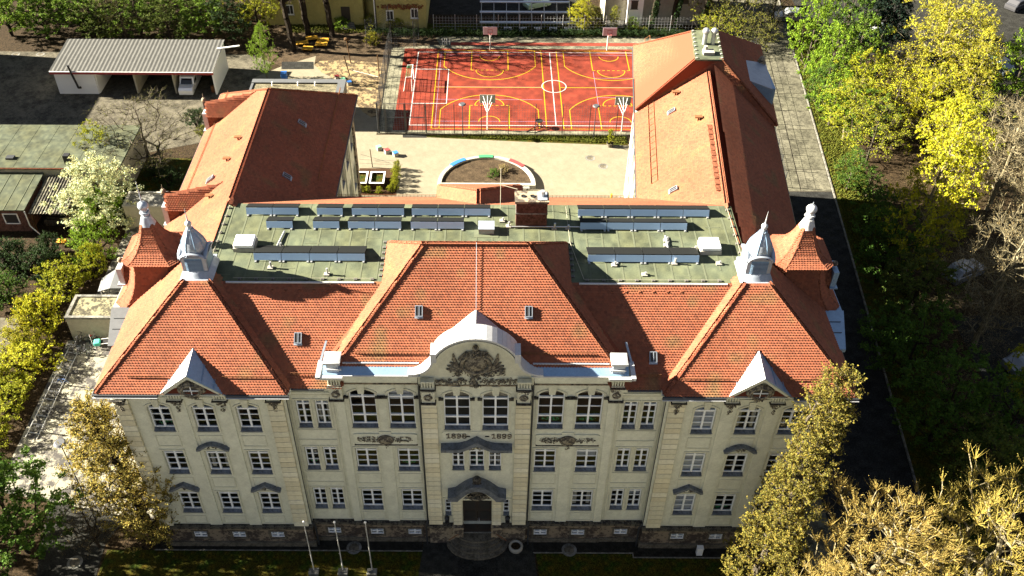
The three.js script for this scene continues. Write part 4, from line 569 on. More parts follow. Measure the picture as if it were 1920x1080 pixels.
{ // ---- green felt roof between the slopes
  const r = grp('felt_roof', school), y = 21.02; const out = [[-15.4, -4.25], [15.4, -4.25], [16.5, -5.2], [17.05, -7.0], [17.1, -12.35], [-17.05, -12.35], [-17.05, -7.0], [-16.5, -5.2]];
  mesh('felt', [prism(out.map(p => [p[0], p[1]]), y - .22, y)], M.bitumen, r);
  for (let x = -16.4; x < 17; x += 1.02) { const z0 = Math.abs(x) > 15.2 ? -5.6 : -4.3; mesh('felt_seam', span(x - .05, x + .05, y, y + .012, -12.3, z0), M.bitumenSeam, r); } for (let i = 0; i < 26; i++) { const x = -16.3 + i * 1.3, z = -5 - ((i * 37) % 11) * .62; mesh('felt_lap', span(x, x + 1, y + .001, y + .014, z - .04, z + .04), M.bitumenSeam, r); }
  mesh('edge_flashing', [span(-15.4, -6.3, y - .02, y + .06, -4.3, -4.2), span(6.3, 15.4, y - .02, y + .06, -4.3, -4.2)], M.zincWhite, r); mesh('dark_edge', [span(-15.4, -6, y - .2, y - .03, -4.24, -4.2), span(6, 15.4, y - .2, y - .03, -4.24, -4.2)], M.gutter, r);
  const clampGeo = fit(norm(rbox(.22, .1, .18, 0, 0, 0, .02)), M.paleConcrete), clamp = (x, z) => { const o = new THREE.Mesh(clampGeo, M.concrete); o.name = 'wire_holder'; o.position.set(x, y + .05, z); r.add(o); };
  for (let i = 0; i < 9; i++) { clamp(-14.6 + i * 1.02, -4.55); clamp(6.8 + i * 1.02, -4.55); } for (let i = 0; i < 7; i++) { clamp(-16.75, -11.8 + i * .9); clamp(16.75, -11.8 + i * .9); clamp(5.95 + (i % 2) * .02, -8.2 + i * .55); clamp(-5.95, -8.2 + i * .55); }
  mesh('lightning_wire', [rod(V3(-16.75, y + .12, -12), V3(-16.75, y + .12, -6), .015, 4), rod(V3(16.75, y + .12, -12), V3(16.75, y + .12, -6), .015, 4), rod(V3(-15, y + .12, -4.55), V3(-6.4, y + .12, -4.55), .015, 4), rod(V3(6.6, y + .12, -4.55), V3(15, y + .12, -4.55), .015, 4), rod(V3(5.95, y + .12, -8.2), V3(6.6, y + .12, -4.55), .02, 4), rod(V3(5.9, y + .12, -12), V3(5.95, y + .12, -8.2), .015, 4), rod(V3(1.5, y, -12), V3(1.5, y + 3.2, -12), .025, 5), rod(V3(1.5, y + 1.9, -12), V3(2.6, y + 1.9, -11.5), .02, 4)], M.cream, r);
  // chimney stack
  const ch = grp('chimney', school, 3.5, y, -10.35); mesh('stack', box(2.02, 2.0, 1.05, 0, 1.0, 0), M.brickDark, ch); mesh('cap', [box(2.2, .16, 1.22, 0, 2.08, 0)], M.sandDark, ch); for (const x of [-.55, .05]) { mesh('flue', new THREE.CylinderGeometry(.15, .15, .06, 12, 1, true).translate(x, 2.18, 0), M.black, ch); mesh('flue_mouth', cyl(.14, .14, .015, x, 2.165, 0, 12), M.black, ch); } mesh('flue_plate', box(.62, .05, .9, .68, 2.19, 0), M.zinc, ch); mesh('flue_pipe', cyl(.17, .17, .4, .68, 2.2, 0, 12), M.steel, ch); mesh('collar', [box(2.08, .1, 1.1, 0, 1.15, 0)], M.concrete, ch);
  // hatches and vents
  const dome = (x, z, w, d, m, h) => { const g = grp('skylight', school, x, y, z); mesh('kerb_frame', box(w, .28, d, 0, .14, 0), M.paleConcrete, g); mesh('dome', rbox(w * .96, h, d * .96, 0, .28 + h / 2, 0, .09), m, g); };
  dome(-14.85, -7.75, 1.35, 1.2, M.whitePaint, .28); dome(14.85, -7.7, 1.35, 1.2, M.whitePaint, .28);
  { const g = grp('roof_exit_hatch', school, .56, y, -9.5); mesh('kerb_frame', box(1.0, .4, .85, 0, .2, 0), M.zinc, g); mesh('lid', box(1.06, .07, .92, 0, .43, 0), M.zinc, g); mesh('patch', box(1.6, .02, 1.3, 0, .012, .1), M.bitumenSeam, g); }
  for (const [x, z] of [[-12.9, -5.6], [-9.3, -5.0], [-12.6, -7.6], [12.4, -6.2], [10.4, -5.1], [8.6, -6.0], [15.2, -6.2], [2.0, -9.9], [1.6, -10.5], [5.0, -9.75], [5.9, -9.75], [6.9, -9.75], [-1.5, -11.7], [13.9, -7.6], [12.2, -8.5], [12.15, -8.0]]) { const g = grp('roof_vent', school, x, y, z); mesh('foot', box(.34, .1, .3, 0, .05, 0), M.paleConcrete, g); mesh('pipe', cyl(.07, .07, rr(.15, .45), .05, .1, 0, 8), M.steel, g); }
  mesh('roof_conduit', [rod(V3(2.2, y + .15, -9.75), V3(7, y + .15, -9.75), .04, 6), rod(V3(12.2, y + .1, -8.9), V3(12.2, y + .1, -7.6), .07, 6), rod(V3(-12.6, y + .1, -9.2), V3(-12.9, y + .1, -7.1), .07, 6)], M.steel, r);
}
// ---- rows of solar collectors standing on the felt
const panelProto = {};
function collector(len, label, group, x, z) {
  if (!panelProto[len]) { const g = new THREE.Group(); const h = .54, W = 1.72, low = h - .3 * len;
    mesh('glass_face', [slabOf([[-W / 2, h + .06, -.03], [W / 2, h + .06, -.03], [W / 2, low, -len], [-W / 2, low, -len]], .05)], mat(.012, .013, .013, .75, { specularIntensity: .1 }), g);
    mesh('back_sheet', [slabOf([[-W / 2, .10, .14], [W / 2, .10, .14], [W / 2, h, .0], [-W / 2, h, .0]], .02)], mat(.25, .37, .55, .4, { metalness: .25 }), g);
    mesh('support_foot', [box(.08, .5, .08, -W / 2 + .1, .25, -.1), box(.12, .08, .3, -W / 2 + .1, .04, .12)], M.steel, g); mesh('support_foot', [box(.08, .5, .08, W / 2 - .1, .25, -.1), box(.12, .08, .3, W / 2 - .1, .04, .12)], M.steel, g);
    panelProto[len] = g; }
  const c = panelProto[len].clone(); c.name = numbered('solar_collector'); c.position.set(x, 21.02, z); c.userData = { label, category: 'solar panel', group }; scene.add(c);
}
const ord = ['first', 'second', 'third', 'fourth', 'fifth', 'sixth', 'seventh', 'eighth', 'ninth', 'tenth', 'eleventh', 'twelfth'];
for (const [n, len, z, where, spans] of [['rear', .85, -11.15, 'rear row', [[-15.45, 2, 'on the turret side'], [-10.75, 1, 'standing single in the rear row'], [-8.42, 2, 'in the middle block'], [-4.43, 3, 'nearest the brick chimney'], [6.63, 5, 'beyond the chimney shadow']]], ['middle', .85, -9.7, 'middle row', [[-13.85, 1, 'standing single by the white skylight'], [-10.8, 1, 'standing single in mid roof'], [-8.5, 2, 'in the middle block'], [-4.4, 2, 'beside the grey hatch'], [6.68, 4, 'beyond the chimney']]], ['front', 1.25, -6.4, 'front row', [[-14.05, 4, 'by the shadowed felt roof edge'], [6.94, 4, 'beside the shadow of the centre roof']]]])
  for (const [x0, k, w] of spans) for (let i = 0; i < k; i++) collector(len, k === 1 ? `black solar collector ${w}, ${where}` : `${ord[i]} black solar collector of ${k} ${w}, ${where}`, 'solar collectors on the green felt roof', x0 + .875 + i * 1.755, z);

// ---------------------------------------------------------------- ball court and schoolyard
function fenceBay(parent, a, b, h, step = .3, r = .011, m = M.gutter) { const g = [], L = a.distanceTo(b), n = Math.round(L / step); for (let i = 1; i < n; i++) { const p = a.clone().lerp(b, i / n); g.push(rod(p, p.clone().setY(h), r, 3)); } for (let y = .1; y <= h; y += step) g.push(rod(a.clone().setY(y), b.clone().setY(y), r, 3)); return mesh('mesh_panel', g, m, parent); }
{
  const run = (pts, label) => { const f = thing('court_fence', label, 'fence', 0, 0, 0, 0, 'tall mesh fences round the ball court'); for (let i = 0; i < pts.length; i++) { const p = V3(pts[i][0], 0, pts[i][1]); mesh('post', rod(p, p.clone().setY(3.95), .045, 6), M.gutter, f); if (i < pts.length - 1) fenceBay(f, p, V3(pts[i + 1][0], 0, pts[i + 1][1]), 3.9); } return f; };
  const f1 = run([[-6.6, -54.35], [-3.4, -54.35], [-.3, -54.35], [2.8, -54.35], [5.9, -54.35], [9.0, -54.35], [12.1, -54.35], [15.2, -54.35], [18.2, -54.35]], 'tall dark mesh fence along the yard side of the ball court');
  run([[-12.2, -54.4], [-12.25, -58.4], [-12.3, -62.4], [-12.35, -66.4], [-12.3, -70.4], [-12.2, -74.6]], 'tall dark mesh fence between sand play area and ball court');
  run([[-15.6, -75.2], [-14.4, -77.2], [-13.0, -79.4]], 'short dark mesh fence under the yellow house corner');
  run([[-12.2, -74.6], [-9.4, -74.9], [-8.9, -77.6]], 'dark mesh fence corner at the woodchip end of the court');
  const gt = thing('court_gate', 'double mesh gate with heavy posts in the court fence', 'gate'); for (const x of [-12.1, -11.3, -9.0, -6.65]) mesh('gate_post', box(.1, 3.95, .1, x, 1.98, -54.4), M.gutter, gt);
  for (const [a, b] of [[-11.2, -9.07], [-8.93, -6.75]]) { const lf = grp('gate_leaf', gt); mesh('gate_frame', [span(a, b, .08, .14, -54.43, -54.37), span(a, b, 2.05, 2.11, -54.43, -54.37), span(a, b, 3.84, 3.9, -54.43, -54.37), span(a, a + .06, .08, 3.9, -54.44, -54.36), span(b - .06, b, .08, 3.9, -54.44, -54.36)], M.gutter, lf); fenceBay(lf, V3(a, 0, -54.4), V3(b, 0, -54.4), 3.85); } mesh('gate_lock', box(.35, .2, .08, -8.8, 2.9, -54.33), M.black, gt); fenceBay(gt, V3(-12.1, 0, -54.4), V3(-11.3, 0, -54.4), 3.9);
  struct('gate_mat', flatShape([[-9.4, -54.15], [-6.6, -54.1], [-6.6, -53.4], [-9.3, -53.4]], .05), G.asphalt);
}
function hoop(x, z, dir, boardMat, label) {                        // dir +1: board towards the viewer's side
  const h = thing('basketball_hoop', label, 'basketball hoop', x, 0, z, 0, 'basketball hoops on the ball court'); const d = dir * 1.25;
  mesh('pole', [rod(V3(0, 0, 0), V3(0, 2.75, 0), .08, 8)], M.poleGrey, h); mesh('arm', [rod(V3(0, 2.2, 0), V3(-.55, 3.0, d), .05), rod(V3(0, 2.2, 0), V3(.55, 3.0, d), .05), rod(V3(0, 2.7, 0), V3(-.5, 3.7, d), .045), rod(V3(0, 2.7, 0), V3(.5, 3.7, d), .045), rod(V3(0, 2.75, 0), V3(0, 3.75, d), .045)], M.poleGrey, h);
  mesh('backboard', rbox(1.8, 1.1, .05, 0, 3.3, d + dir * .05, .02), boardMat, h); const q = d + dir * .085; mesh('target_square', [box(.6, .05, .012, 0, 3.5, q), box(.6, .05, .012, 0, 3.05, q), box(.05, .4, .012, -.275, 3.275, q), box(.05, .4, .012, .275, 3.275, q)], M.red, h);
  mesh('rim', new THREE.TorusGeometry(.225, .022, 6, 18).rotateX(Math.PI / 2).translate(0, 3.0, d + dir * .38), M.red, h); const net = []; for (let i = 0; i < 10; i++) { const a = i / 10 * 6.283; net.push(rod(V3(Math.cos(a) * .22, 3.0, d + dir * .38 + Math.sin(a) * .22), V3(Math.cos(a + .4) * .13, 2.62, d + dir * .38 + Math.sin(a + .4) * .13), .008, 3)); } mesh('net', net, M.poleGrey, h);
}
const boardGrey = mat(.24, .25, .215, .6), boardPink = mat(.45, .35, .38, .6);
hoop(.4, -55.25, -1, boardGrey, 'basketball hoop behind the fence lamp, grey back of board seen'); hoop(15.95, -54.95, -1, boardGrey, 'grey-backed basketball hoop beside the street wing'); hoop(.64, -74.8, 1, boardPink, 'far basketball hoop with pale board in front of metal rack'); hoop(16.0, -74.7, 1, boardPink, 'far basketball hoop with pale board near the white house');
{ const g = thing('football_goal', 'white football goal with green net at the fence end', 'goal', -8.9, 0, -65.4, 0); const p = (x, y, z) => V3(x, y, z); mesh('goal_frame', [rod(p(0, 0, 1.5), p(0, 2, 1.5), .06, 8), rod(p(0, 0, -1.5), p(0, 2, -1.5), .06, 8), rod(p(0, 2, -1.5), p(0, 2, 1.5), .06, 8), rod(p(0, 2, 1.5), p(-.7, 1.95, 1.5), .03), rod(p(0, 2, -1.5), p(-.7, 1.95, -1.5), .03), rod(p(-.7, 1.95, 1.5), p(-1.05, 0, 1.5), .03), rod(p(-.7, 1.95, -1.5), p(-1.05, 0, -1.5), .03), rod(p(-1.05, .03, -1.5), p(-1.05, .03, 1.5), .03)], M.whitePaint, g);
  const net = []; for (let i = 0; i <= 14; i++) { const z = -1.5 + 3 * i / 14; net.push(rod(p(-.72, 1.9, z), p(-1.02, .05, z), .014, 3), rod(p(-.7, 1.95, z), p(0, 2, z), .014, 3)); } for (let i = 0; i <= 9; i++) { const t = i / 9; net.push(rod(p(-.72 - .3 * t, 1.9 - 1.85 * t, -1.5), p(-.72 - .3 * t, 1.9 - 1.85 * t, 1.5), .014, 3)); } mesh('net', net, M.green, g); }
const lampPost = (x, z, h, label, m = M.gutter) => { const l = thing('lamp_post', label, 'street lamp', x, 0, z); mesh('pole', [rod(V3(0, 0, 0), V3(0, h - .15, 0), .055, 8, .04), cyl(.09, .07, .8, 0, 0, 0, 8)], m, l); mesh('lamp_head', [cyl(.42, .3, .1, 0, h - .12, 0, 16), cyl(.16, .3, .16, 0, h - .28, 0, 12)], mat(.05, .053, .06, .6), l); mesh('lamp_glass', cyl(.12, .16, .1, 0, h - .38, 0, 10), M.glass, l); };
lampPost(-2.42, -53.85, 4.3, 'slim dark lamp post before the fence near the left basketball hoop'); lampPost(12.6, -53.6, 4.3, 'slim dark lamp post on the grass strip near the street wing'); lampPost(-27.9, -1.0, 9.6, 'tall lamp post by the bicycle yard with round grey head');
{ // half-round planter with seats
  const p = thing('semicircular_planter', 'white half-round planter wall with coloured seats and dry plants', 'planter', .35, 0, -43.9); const R = 5.25, n = 22, w = .42; const wallG = []; for (let i = 0; i < n; i++) { const a0 = Math.PI * i / n, a1 = Math.PI * (i + 1) / n; wallG.push(prism([[R * Math.cos(a0), -R * Math.sin(a0)], [R * Math.cos(a1), -R * Math.sin(a1)], [(R - w) * Math.cos(a1), -(R - w) * Math.sin(a1)], [(R - w) * Math.cos(a0), -(R - w) * Math.sin(a0)]], 0, .5)); } mesh('curved_wall', wallG, M.paleConcrete, p); mesh('straight_wall', [span(-R, R, 0, .5, 0, .45)], M.paleConcrete, p);
  mesh('soil', prism([[-R + w, 0], ...Array.from({ length: 19 }, (_, i) => { const a = Math.PI - Math.PI * i / 18; return [(R - w) * Math.cos(a), -(R - w) * Math.sin(a)]; }), [R - w, 0]].slice(1, -1), .02, .3), G.mulch, p);
  for (const [a0, a1, m] of [[118, 140, M.blue], [82, 100, M.green], [38, 60, M.red]]) { const g = []; for (let i = 0; i < 4; i++) { const q0 = (a0 + (a1 - a0) * i / 4) * DEG, q1 = (a0 + (a1 - a0) * (i + 1) / 4) * DEG; const A = R + .06, B = R - w - .02; g.push(prism([[A * Math.cos(q0), -A * Math.sin(q0)], [A * Math.cos(q1), -A * Math.sin(q1)], [B * Math.cos(q1), -B * Math.sin(q1)], [B * Math.cos(q0), -B * Math.sin(q0)]], .503, .56)); } mesh('seat', g, m, p); }
  const ben = thing('bench', 'grey concrete bench at the planter end by the chimney', 'bench', 4.0, 0, -43.1); mesh('seat', rbox(1.9, .12, .45, 0, .45, 0, .02), M.concrete, ben); mesh('leg', box(.2, .4, .4, -.7, .2, 0), M.concrete, ben); mesh('leg', box(.2, .4, .4, .7, .2, 0), M.concrete, ben);
}
const stool = (x, z, ry, m, label) => { const s = thing('cube_seat', label, 'stool', x, 0, z, ry, 'concrete cube seats with coloured tops'); mesh('cube', rbox(.52, .46, .52, 0, .23, 0, .02), M.paleConcrete, s); mesh('seat_top', rbox(.56, .06, .56, 0, .49, 0, .02), m, s); };
stool(-11.8, -50.9, .5, mat(.12, .34, .2, .7), 'concrete cube seat with pale green top in the schoolyard'); stool(-10.85, -50.25, .5, M.red, 'concrete cube seat with red top in the schoolyard'); stool(-9.85, -49.7, .5, M.blue, 'concrete cube seat with blue top in the schoolyard');
stool(-18.5, -66.8, .4, M.red, 'red-topped cube seat at the edge of the play sand'); stool(-17.65, -66.1, .4, mat(.12, .34, .2, .7), 'green-topped cube seat at the edge of the play sand'); stool(-16.8, -65.4, .4, M.blue, 'blue-topped cube seat at the edge of the play sand');
{ const b = thing('blue_bin', 'tall blue box standing on the pale paving by the birch', 'bin', -25.05, 0, -66.6); mesh('body', rbox(.7, 1.0, .6, 0, .5, 0, .04), M.blue, b); mesh('lid', rbox(.74, .08, .64, 0, 1.04, 0, .03), M.blue, b); }
[[-24.2, -75.7, .25, 'flat yellow bench pad nearest the leaning tree trunk'], [-23.1, -77.1, .3, 'yellow bench pad at the rear of the play corner'], [-21.55, -76.5, .02, 'rear yellow bench pad of the touching pair'], [-21.6, -75.35, .02, 'front yellow bench pad of the touching pair'], [-23.25, -74.2, -.1, 'small yellow bench pad nearest the paved corner']].forEach(([x, z, ry, l], i) => { const t = thing('yellow_bench', l, 'bench', x, 0, z, ry, 'yellow play benches under the trees'); const w = i === 4 ? 1.35 : 1.6; mesh('seat', rbox(w, .12, .95, 0, .42, 0, .04), M.yellow, t); for (const e of [-1, 1]) mesh('leg', box(.12, .36, .8, e * w * .35, .18, 0), M.wood, t); });
{ const s = thing('rope_play_frame', 'timber poles with a rope in the sand play area', 'play frame'); const pole = (x, z, h, dx, dz) => mesh('pole', rod(V3(x, 0, z), V3(x + dx, h, z + dz), .07, 6), M.wood, s); pole(-17.3, -71, 3.3, -.2, .1); pole(-17.0, -67.6, 2.8, -.5, 0); pole(-13.3, -67.5, 3, 0, 0); mesh('rope', [rod(V3(-16.9, .9, -67.6), V3(-13.3, .6, -66.4), .03, 5)], mat(.6, .5, .45, .9), s); mesh('pole_head', new THREE.SphereGeometry(.32, 10, 8).scale(1.2, .8, 1).translate(-17.5, 3.4, -70.9), M.wood, s); }
{ const rail = thing('starting_rail', 'short pale metal rail at the start of the track', 'rail', -5.2, 0, -76.1); for (const x of [-.5, -.2, .1, .45]) mesh('upright', rod(V3(x, 0, 0), V3(x, .9, .1), .04, 6), M.whitePaint, rail); mesh('crossbar', rod(V3(-.55, .5, .05), V3(.5, .5, .05), .03, 6), M.whitePaint, rail); }
const bed = (x, z, label) => { const b = thing('raised_bed', label, 'planter box', x, 0, z, 0, 'timber raised beds by the wing wall'); mesh('boards', [span(-.75, .75, 0, .75, .98, 1.05), span(-.75, .75, 0, .75, -1.05, -.98), span(-.75, -.68, 0, .75, -.98, .98), span(.68, .75, 0, .75, -.98, .98)], M.wood, b); mesh('rim', [span(-.8, .8, .752, .8, .92, 1.1), span(-.8, .8, .752, .8, -1.1, -.92), span(-.8, -.64, .752, .8, -.92, .92), span(.64, .8, .752, .8, -.92, .92)], M.whitePaint, b); mesh('soil', span(-.68, .68, .3, .55, -.98, .98), G.lawn, b); };
bed(-11.35, -44.4, 'timber raised bed with white rim and herbs by the yard hedge'); bed(-13.2, -44.4, 'timber raised bed half hidden by the yard wing wall');
struct('gravel_garden', flatShape([[-13.6, -47.2], [-9.3, -47.2], [-9.2, -42.2], [-13.6, -42.2]], .045), mat(.12, .075, .045, .98, { map: T.mulch, metres: 1.5 }));
{ const t = thing('wire_trellis', 'post and wire trellis beside the yard wing wall', 'trellis'); mesh('post', rod(V3(-12.2, 0, -47.4), V3(-12.3, 2.4, -47.4), .05, 6), M.wood, t); mesh('post', rod(V3(-9.3, 0, -47.2), V3(-9.3, 1.2, -47.2), .04, 6), M.wood, t); mesh('wire', [rod(V3(-13.6, .8, -48.8), V3(-10.4, .1, -48.2), .02, 4), rod(V3(-13.6, .5, -47.5), V3(-9.3, .5, -47.2), .015, 4), rod(V3(-13.6, 1, -47.5), V3(-9.3, 1, -47.2), .015, 4)], M.gutter, t); }
{ const p = thing('flower_tub', 'dark tub with a small upright shrub on the grass strip', 'plant pot', 14.3, 0, -51.8); mesh('tub', [cyl(.3, .4, .5, 0, 0, 0, 12)], M.plinthStone, p); mesh('soil', cyl(.36, .36, .04, 0, .46, 0, 12), G.soil, p); }
{ const h = thing('hydrant_post', 'small yellow hydrant post near the street wing foot', 'hydrant', 13.5, 0, -41.6); mesh('post', [cyl(.09, .09, .6, 0, 0, 0, 8), cyl(.13, .1, .2, 0, .6, 0, 8)], M.yellow, h); const k = thing('bike_stand', 'low metal bicycle stand by the street wing foot', 'bike stand', 15.0, 0, -41.8); mesh('rail', [rod(V3(-.6, .3, 0), V3(.9, .3, 0), .03)], M.steel, k); mesh('foot', [box(.08, .3, .3, -.6, .15, 0), box(.08, .3, .3, .9, .15, 0)], M.steel, k); }
{ const s = thing('tripod_stand', 'round black disc on a tripod just inside the court fence', 'stand', 6.4, 0, -55.7); mesh('disc', cyl(.42, .42, .1, 0, .9, 0, 20), M.black, s); for (const a of [.2, 2.3, 4.4]) mesh('leg', rod(V3(0, .9, 0), V3(Math.cos(a) * .9, 0, Math.sin(a) * .5), .04, 5), M.black, s); }
const manhole = (x, z, y, label) => { const m = thing('manhole_cover', label, 'manhole', x, y, z, 0, 'round drain covers'); mesh('ring', new THREE.RingGeometry(.36, .55, 24).rotateX(-Math.PI / 2).translate(0, .012, 0), M.concrete, m); mesh('lid', new THREE.CylinderGeometry(.35, .35, .03, 24).translate(0, .005, 0), M.plinthStone, m); };
manhole(11.9, -49.4, .03, 'round drain cover in the yard nearer the grass strip'); manhole(13.2, -47.8, .03, 'round drain cover in the yard nearer the street wing'); manhole(-61.1, -72.8, .02, 'drain cover in the garage yard nearest the picture edge'); manhole(-57.9, -72.9, .02, 'drain cover in the garage yard nearest the white shed'); manhole(-28.6, 2.1, .02, 'drain cover in the dark driveway at the front corner'); manhole(-8.9, .8, .035, 'pale drain lid in the gravel behind the flagpoles'); manhole(6.6, .9, .035, 'pale drain lid in the gravel beyond the entrance');
// front of the school
[[-11.5, 'flagpole nearest the end pavilion'], [-9.45, 'middle flagpole of the three on the lawn'], [-7.4, 'flagpole nearest the entrance steps']].forEach(([x, l]) => { const f = thing('flagpole', 'white ' + l, 'flagpole', x, 0, 2.7, 0, 'flagpoles on the front lawn'); mesh('base', rbox(.7, .22, .5, 0, .13, .12, .02), M.concrete, f); mesh('pole', rod(V3(0, .1, 0), V3(0, 5.9, 0), .045, 8, .03), M.poleGrey, f); mesh('knob', new THREE.SphereGeometry(.09, 8, 6).translate(0, 5.95, 0), M.whitePaint, f); });  // pole greyed for the shade it stands in, knob left bright
{ const u = thing('stone_urn', 'pale round stone planter beside the entrance steps', 'planter', 2.75, 0, .95); mesh('bowl', new THREE.LatheGeometry([[0, 0], [.28, 0], [.34, .1], [.5, .35], [.52, .62], [.44, .72], [.36, .7], [.34, .5], [0, .45]].map(p => new THREE.Vector2(...p)), 16), M.paleConcrete, u); mesh('soil', cyl(.35, .35, .05, 0, .5, 0, 12), G.soil, u); const b = thing('white_cabinet', 'small white service cabinet on the gravel by the wing', 'cabinet', 15.9, 0, 1.15); mesh('body', rbox(.42, .8, .32, 0, .4, 0, .02), M.whitePaint, b); mesh('lid', rbox(.46, .06, .36, 0, .83, 0, .02), M.whitePaint, b); }

// ---------------------------------------------------------------- neighbouring buildings
function corrugated(w, d, pitch, amp, y0, y1, n2 = 1) { const p = [], n = Math.round(w / pitch) * 4; for (let i = 0; i < n; i++) { const x0 = -w / 2 + w * i / n, x1 = -w / 2 + w * (i + 1) / n, h = (x) => amp * Math.cos(x / pitch * 2 * Math.PI); p.push([[x0, y0 + h(x0), d / 2], [x1, y0 + h(x1), d / 2], [x1, y1 + h(x1), -d / 2], [x0, y1 + h(x0), -d / 2]]); } return p.map(poly); }
{ const g = thing('garage_shed', 'long white open-fronted shed with corrugated roof and red fascia', 'shed', -42.3, 0, -66); const metal = mat(.085, .085, .08, .85, { map: T.plaster, metres: 5 });
  for (let k = 0; k < 10; k++) for (const e of [0, 1]) { const o = mesh('roof_sheet', corrugated(1.96, 3.6, .49, .025, e ? 3.62 : 3.3, e ? 3.9 : 3.62), metal, g); o.position.set(-8.82 + k * 1.96, e ? .02 : .05, e ? -1.75 : 1.75); }
  mesh('fascia', [span(-9.8, 9.8, 2.95, 3.22, 3.5, 3.62)], M.red, g); mesh('fascia_edge', span(-9.8, 9.8, 3.22, 3.3, 3.48, 3.64), M.whitePaint, g); mesh('wall', [span(-9.6, -4.8, 0, 3.1, 2.9, 3.1), span(-9.6, -9.4, 0, 3.2, -3.3, 2.9), span(-4.9, -4.7, 0, 3.2, -3.3, 2.9), span(-9.6, 9.6, 0, 3.7, -3.5, -3.3)], M.whitePaint, g); for (const x of [-.1, 4.6]) mesh('partition', span(x - .1, x + .1, 0, 3.2, -3.3, 2.9), M.cream, g); mesh('end_wall', span(9.45, 9.65, 0, 3.3, -3.3, 3.1), M.whitePaint, g);
  mesh('stove_pipe', [rod(V3(-7.0, 1.0, 3.35), V3(-7.3, 4.2, 3.7), .13, 8), rod(V3(-6.8, .9, 3.1), V3(-7.0, 1.0, 3.35), .15, 8)], M.black, g); mesh('lamp_arm', [rod(V3(9.4, 3.9, -1.2), V3(12.2, 4.3, -1.2), .1, 6)], M.whitePaint, g); mesh('barrel', cyl(.25, .25, .8, 9, 0, 2.4, 10), M.rust, g); }
const mossRoof = mat(.09, .10, .064, .95, { map: T.bitumen, metres: 5 });
{ const g = thing('flat_roof_building', 'low building with green felt flat roof below the bare tree', 'building', -47, 0, -45.3); mesh('wall', [box(19, 3.8, 7.8, 0, 1.9, 0)], M.cream, g); mesh('roof', [box(19.4, .2, 8.2, 0, 3.92, 0)], mossRoof, g); mesh('red_edge', [span(-9.7, 9.7, 3.84, 3.98, 4.1, 4.18)], M.ridge, g); mesh('chimney', [box(.6, 1.1, .6, 4.3, 4.5, 3.2)], M.black, g); for (let i = 0; i < 9; i++) mesh('felt_strip', span(-9.6 + i * 2.1, -9.55 + i * 2.1, 4.02, 4.035, -4, 4), mossRoof, g); mesh('roof_hatch', box(.8, .25, .6, -2.0, 4.1, 2.4), M.gutter, g); }
{ const g = thing('brick_outbuilding', 'small brick outbuilding with mossy sheet roof and white-framed window', 'outbuilding', -50.2, 0, -38.3); mesh('wall', [box(9.6, 2.8, 5, 0, 1.4, 0)], mat(.17, .085, .06, .95, { map: T.rough, metres: 1.2 }), g); mesh('roof', [slabOf([[-5.2, 2.95, 2.9], [5.0, 2.95, 2.9], [5.0, 3.35, -3], [-5.2, 3.35, -3]], .12)], mossRoof, g); for (let i = 0; i < 8; i++) mesh('roof_seam', slabOf([[-4.6 + i * 1.25, 2.98, 2.9], [-4.54 + i * 1.25, 2.98, 2.9], [-4.54 + i * 1.25, 3.38, -3], [-4.6 + i * 1.25, 3.38, -3]], .03), M.bitumenSeam, g); mesh('window_pane', box(1.3, 1.1, .06, 3.2, 1.6, 2.5), M.black, g); mesh('window_frame', [box(1.5, .1, .1, 3.2, 2.2, 2.52), box(.1, 1.2, .1, 2.5, 1.6, 2.52), box(.1, 1.2, .1, 3.9, 1.6, 2.52), box(1.5, .1, .1, 3.2, 1.02, 2.52)], M.whitePaint, g); mesh('gutter_pipe', [rod(V3(5.0, 2.8, 2.9), V3(5.0, 1.0, 2.9), .06), rod(V3(5.0, 1.0, 2.9), V3(5.8, .1, 3.1), .06)], M.whitePaint, g); }
{ const g = thing('wood_store', 'open wood store with weathered corrugated roof beside brick outbuilding', 'shed', -43.0, 0, -38.2); mesh('roof', corrugated(3.8, 5.8, .3, .04, 2.6, 3.1), mat(.15, .14, .10, .85, { map: T.stain, metres: 3 }), g); for (const [x, z] of [[-1.8, 2.6], [1.8, 2.6]]) mesh('post', box(.14, 2.6, .14, x, 1.3, z), M.wood, g); mesh('back_wall', [span(-1.9, 1.9, 0, 2.9, -2.8, -2.6), span(1.75, 1.9, 0, 2.6, -2.6, 2.4)], M.wood, g); for (let i = 0; i < 18; i++) mesh('log', rod(V3(-1.5 + rr(0, .2), .15 + (i / 6 | 0) * .25, -.8 + (i % 6) * .45), V3(1.4 + rr(-.2, .2), .15 + (i / 6 | 0) * .25, -.8 + (i % 6) * .45), .12, 6), M.barkGrey, g); const w = thing('wheelbarrow', 'small orange wheelbarrow on the dark ground by wood store', 'wheelbarrow', -41.6, 0, -33.6); mesh('tray', rbox(.9, .3, .6, 0, .45, 0, .08), mat(.8, .33, .02, .6), w); mesh('wheel', new THREE.TorusGeometry(.2, .05, 6, 12).translate(.65, .2, 0), M.tyre, w); mesh('handles', [rod(V3(.6, .25, .2), V3(-.9, .6, .3), .03), rod(V3(.6, .25, -.2), V3(-.9, .6, -.3), .03)], M.whitePaint, w); }
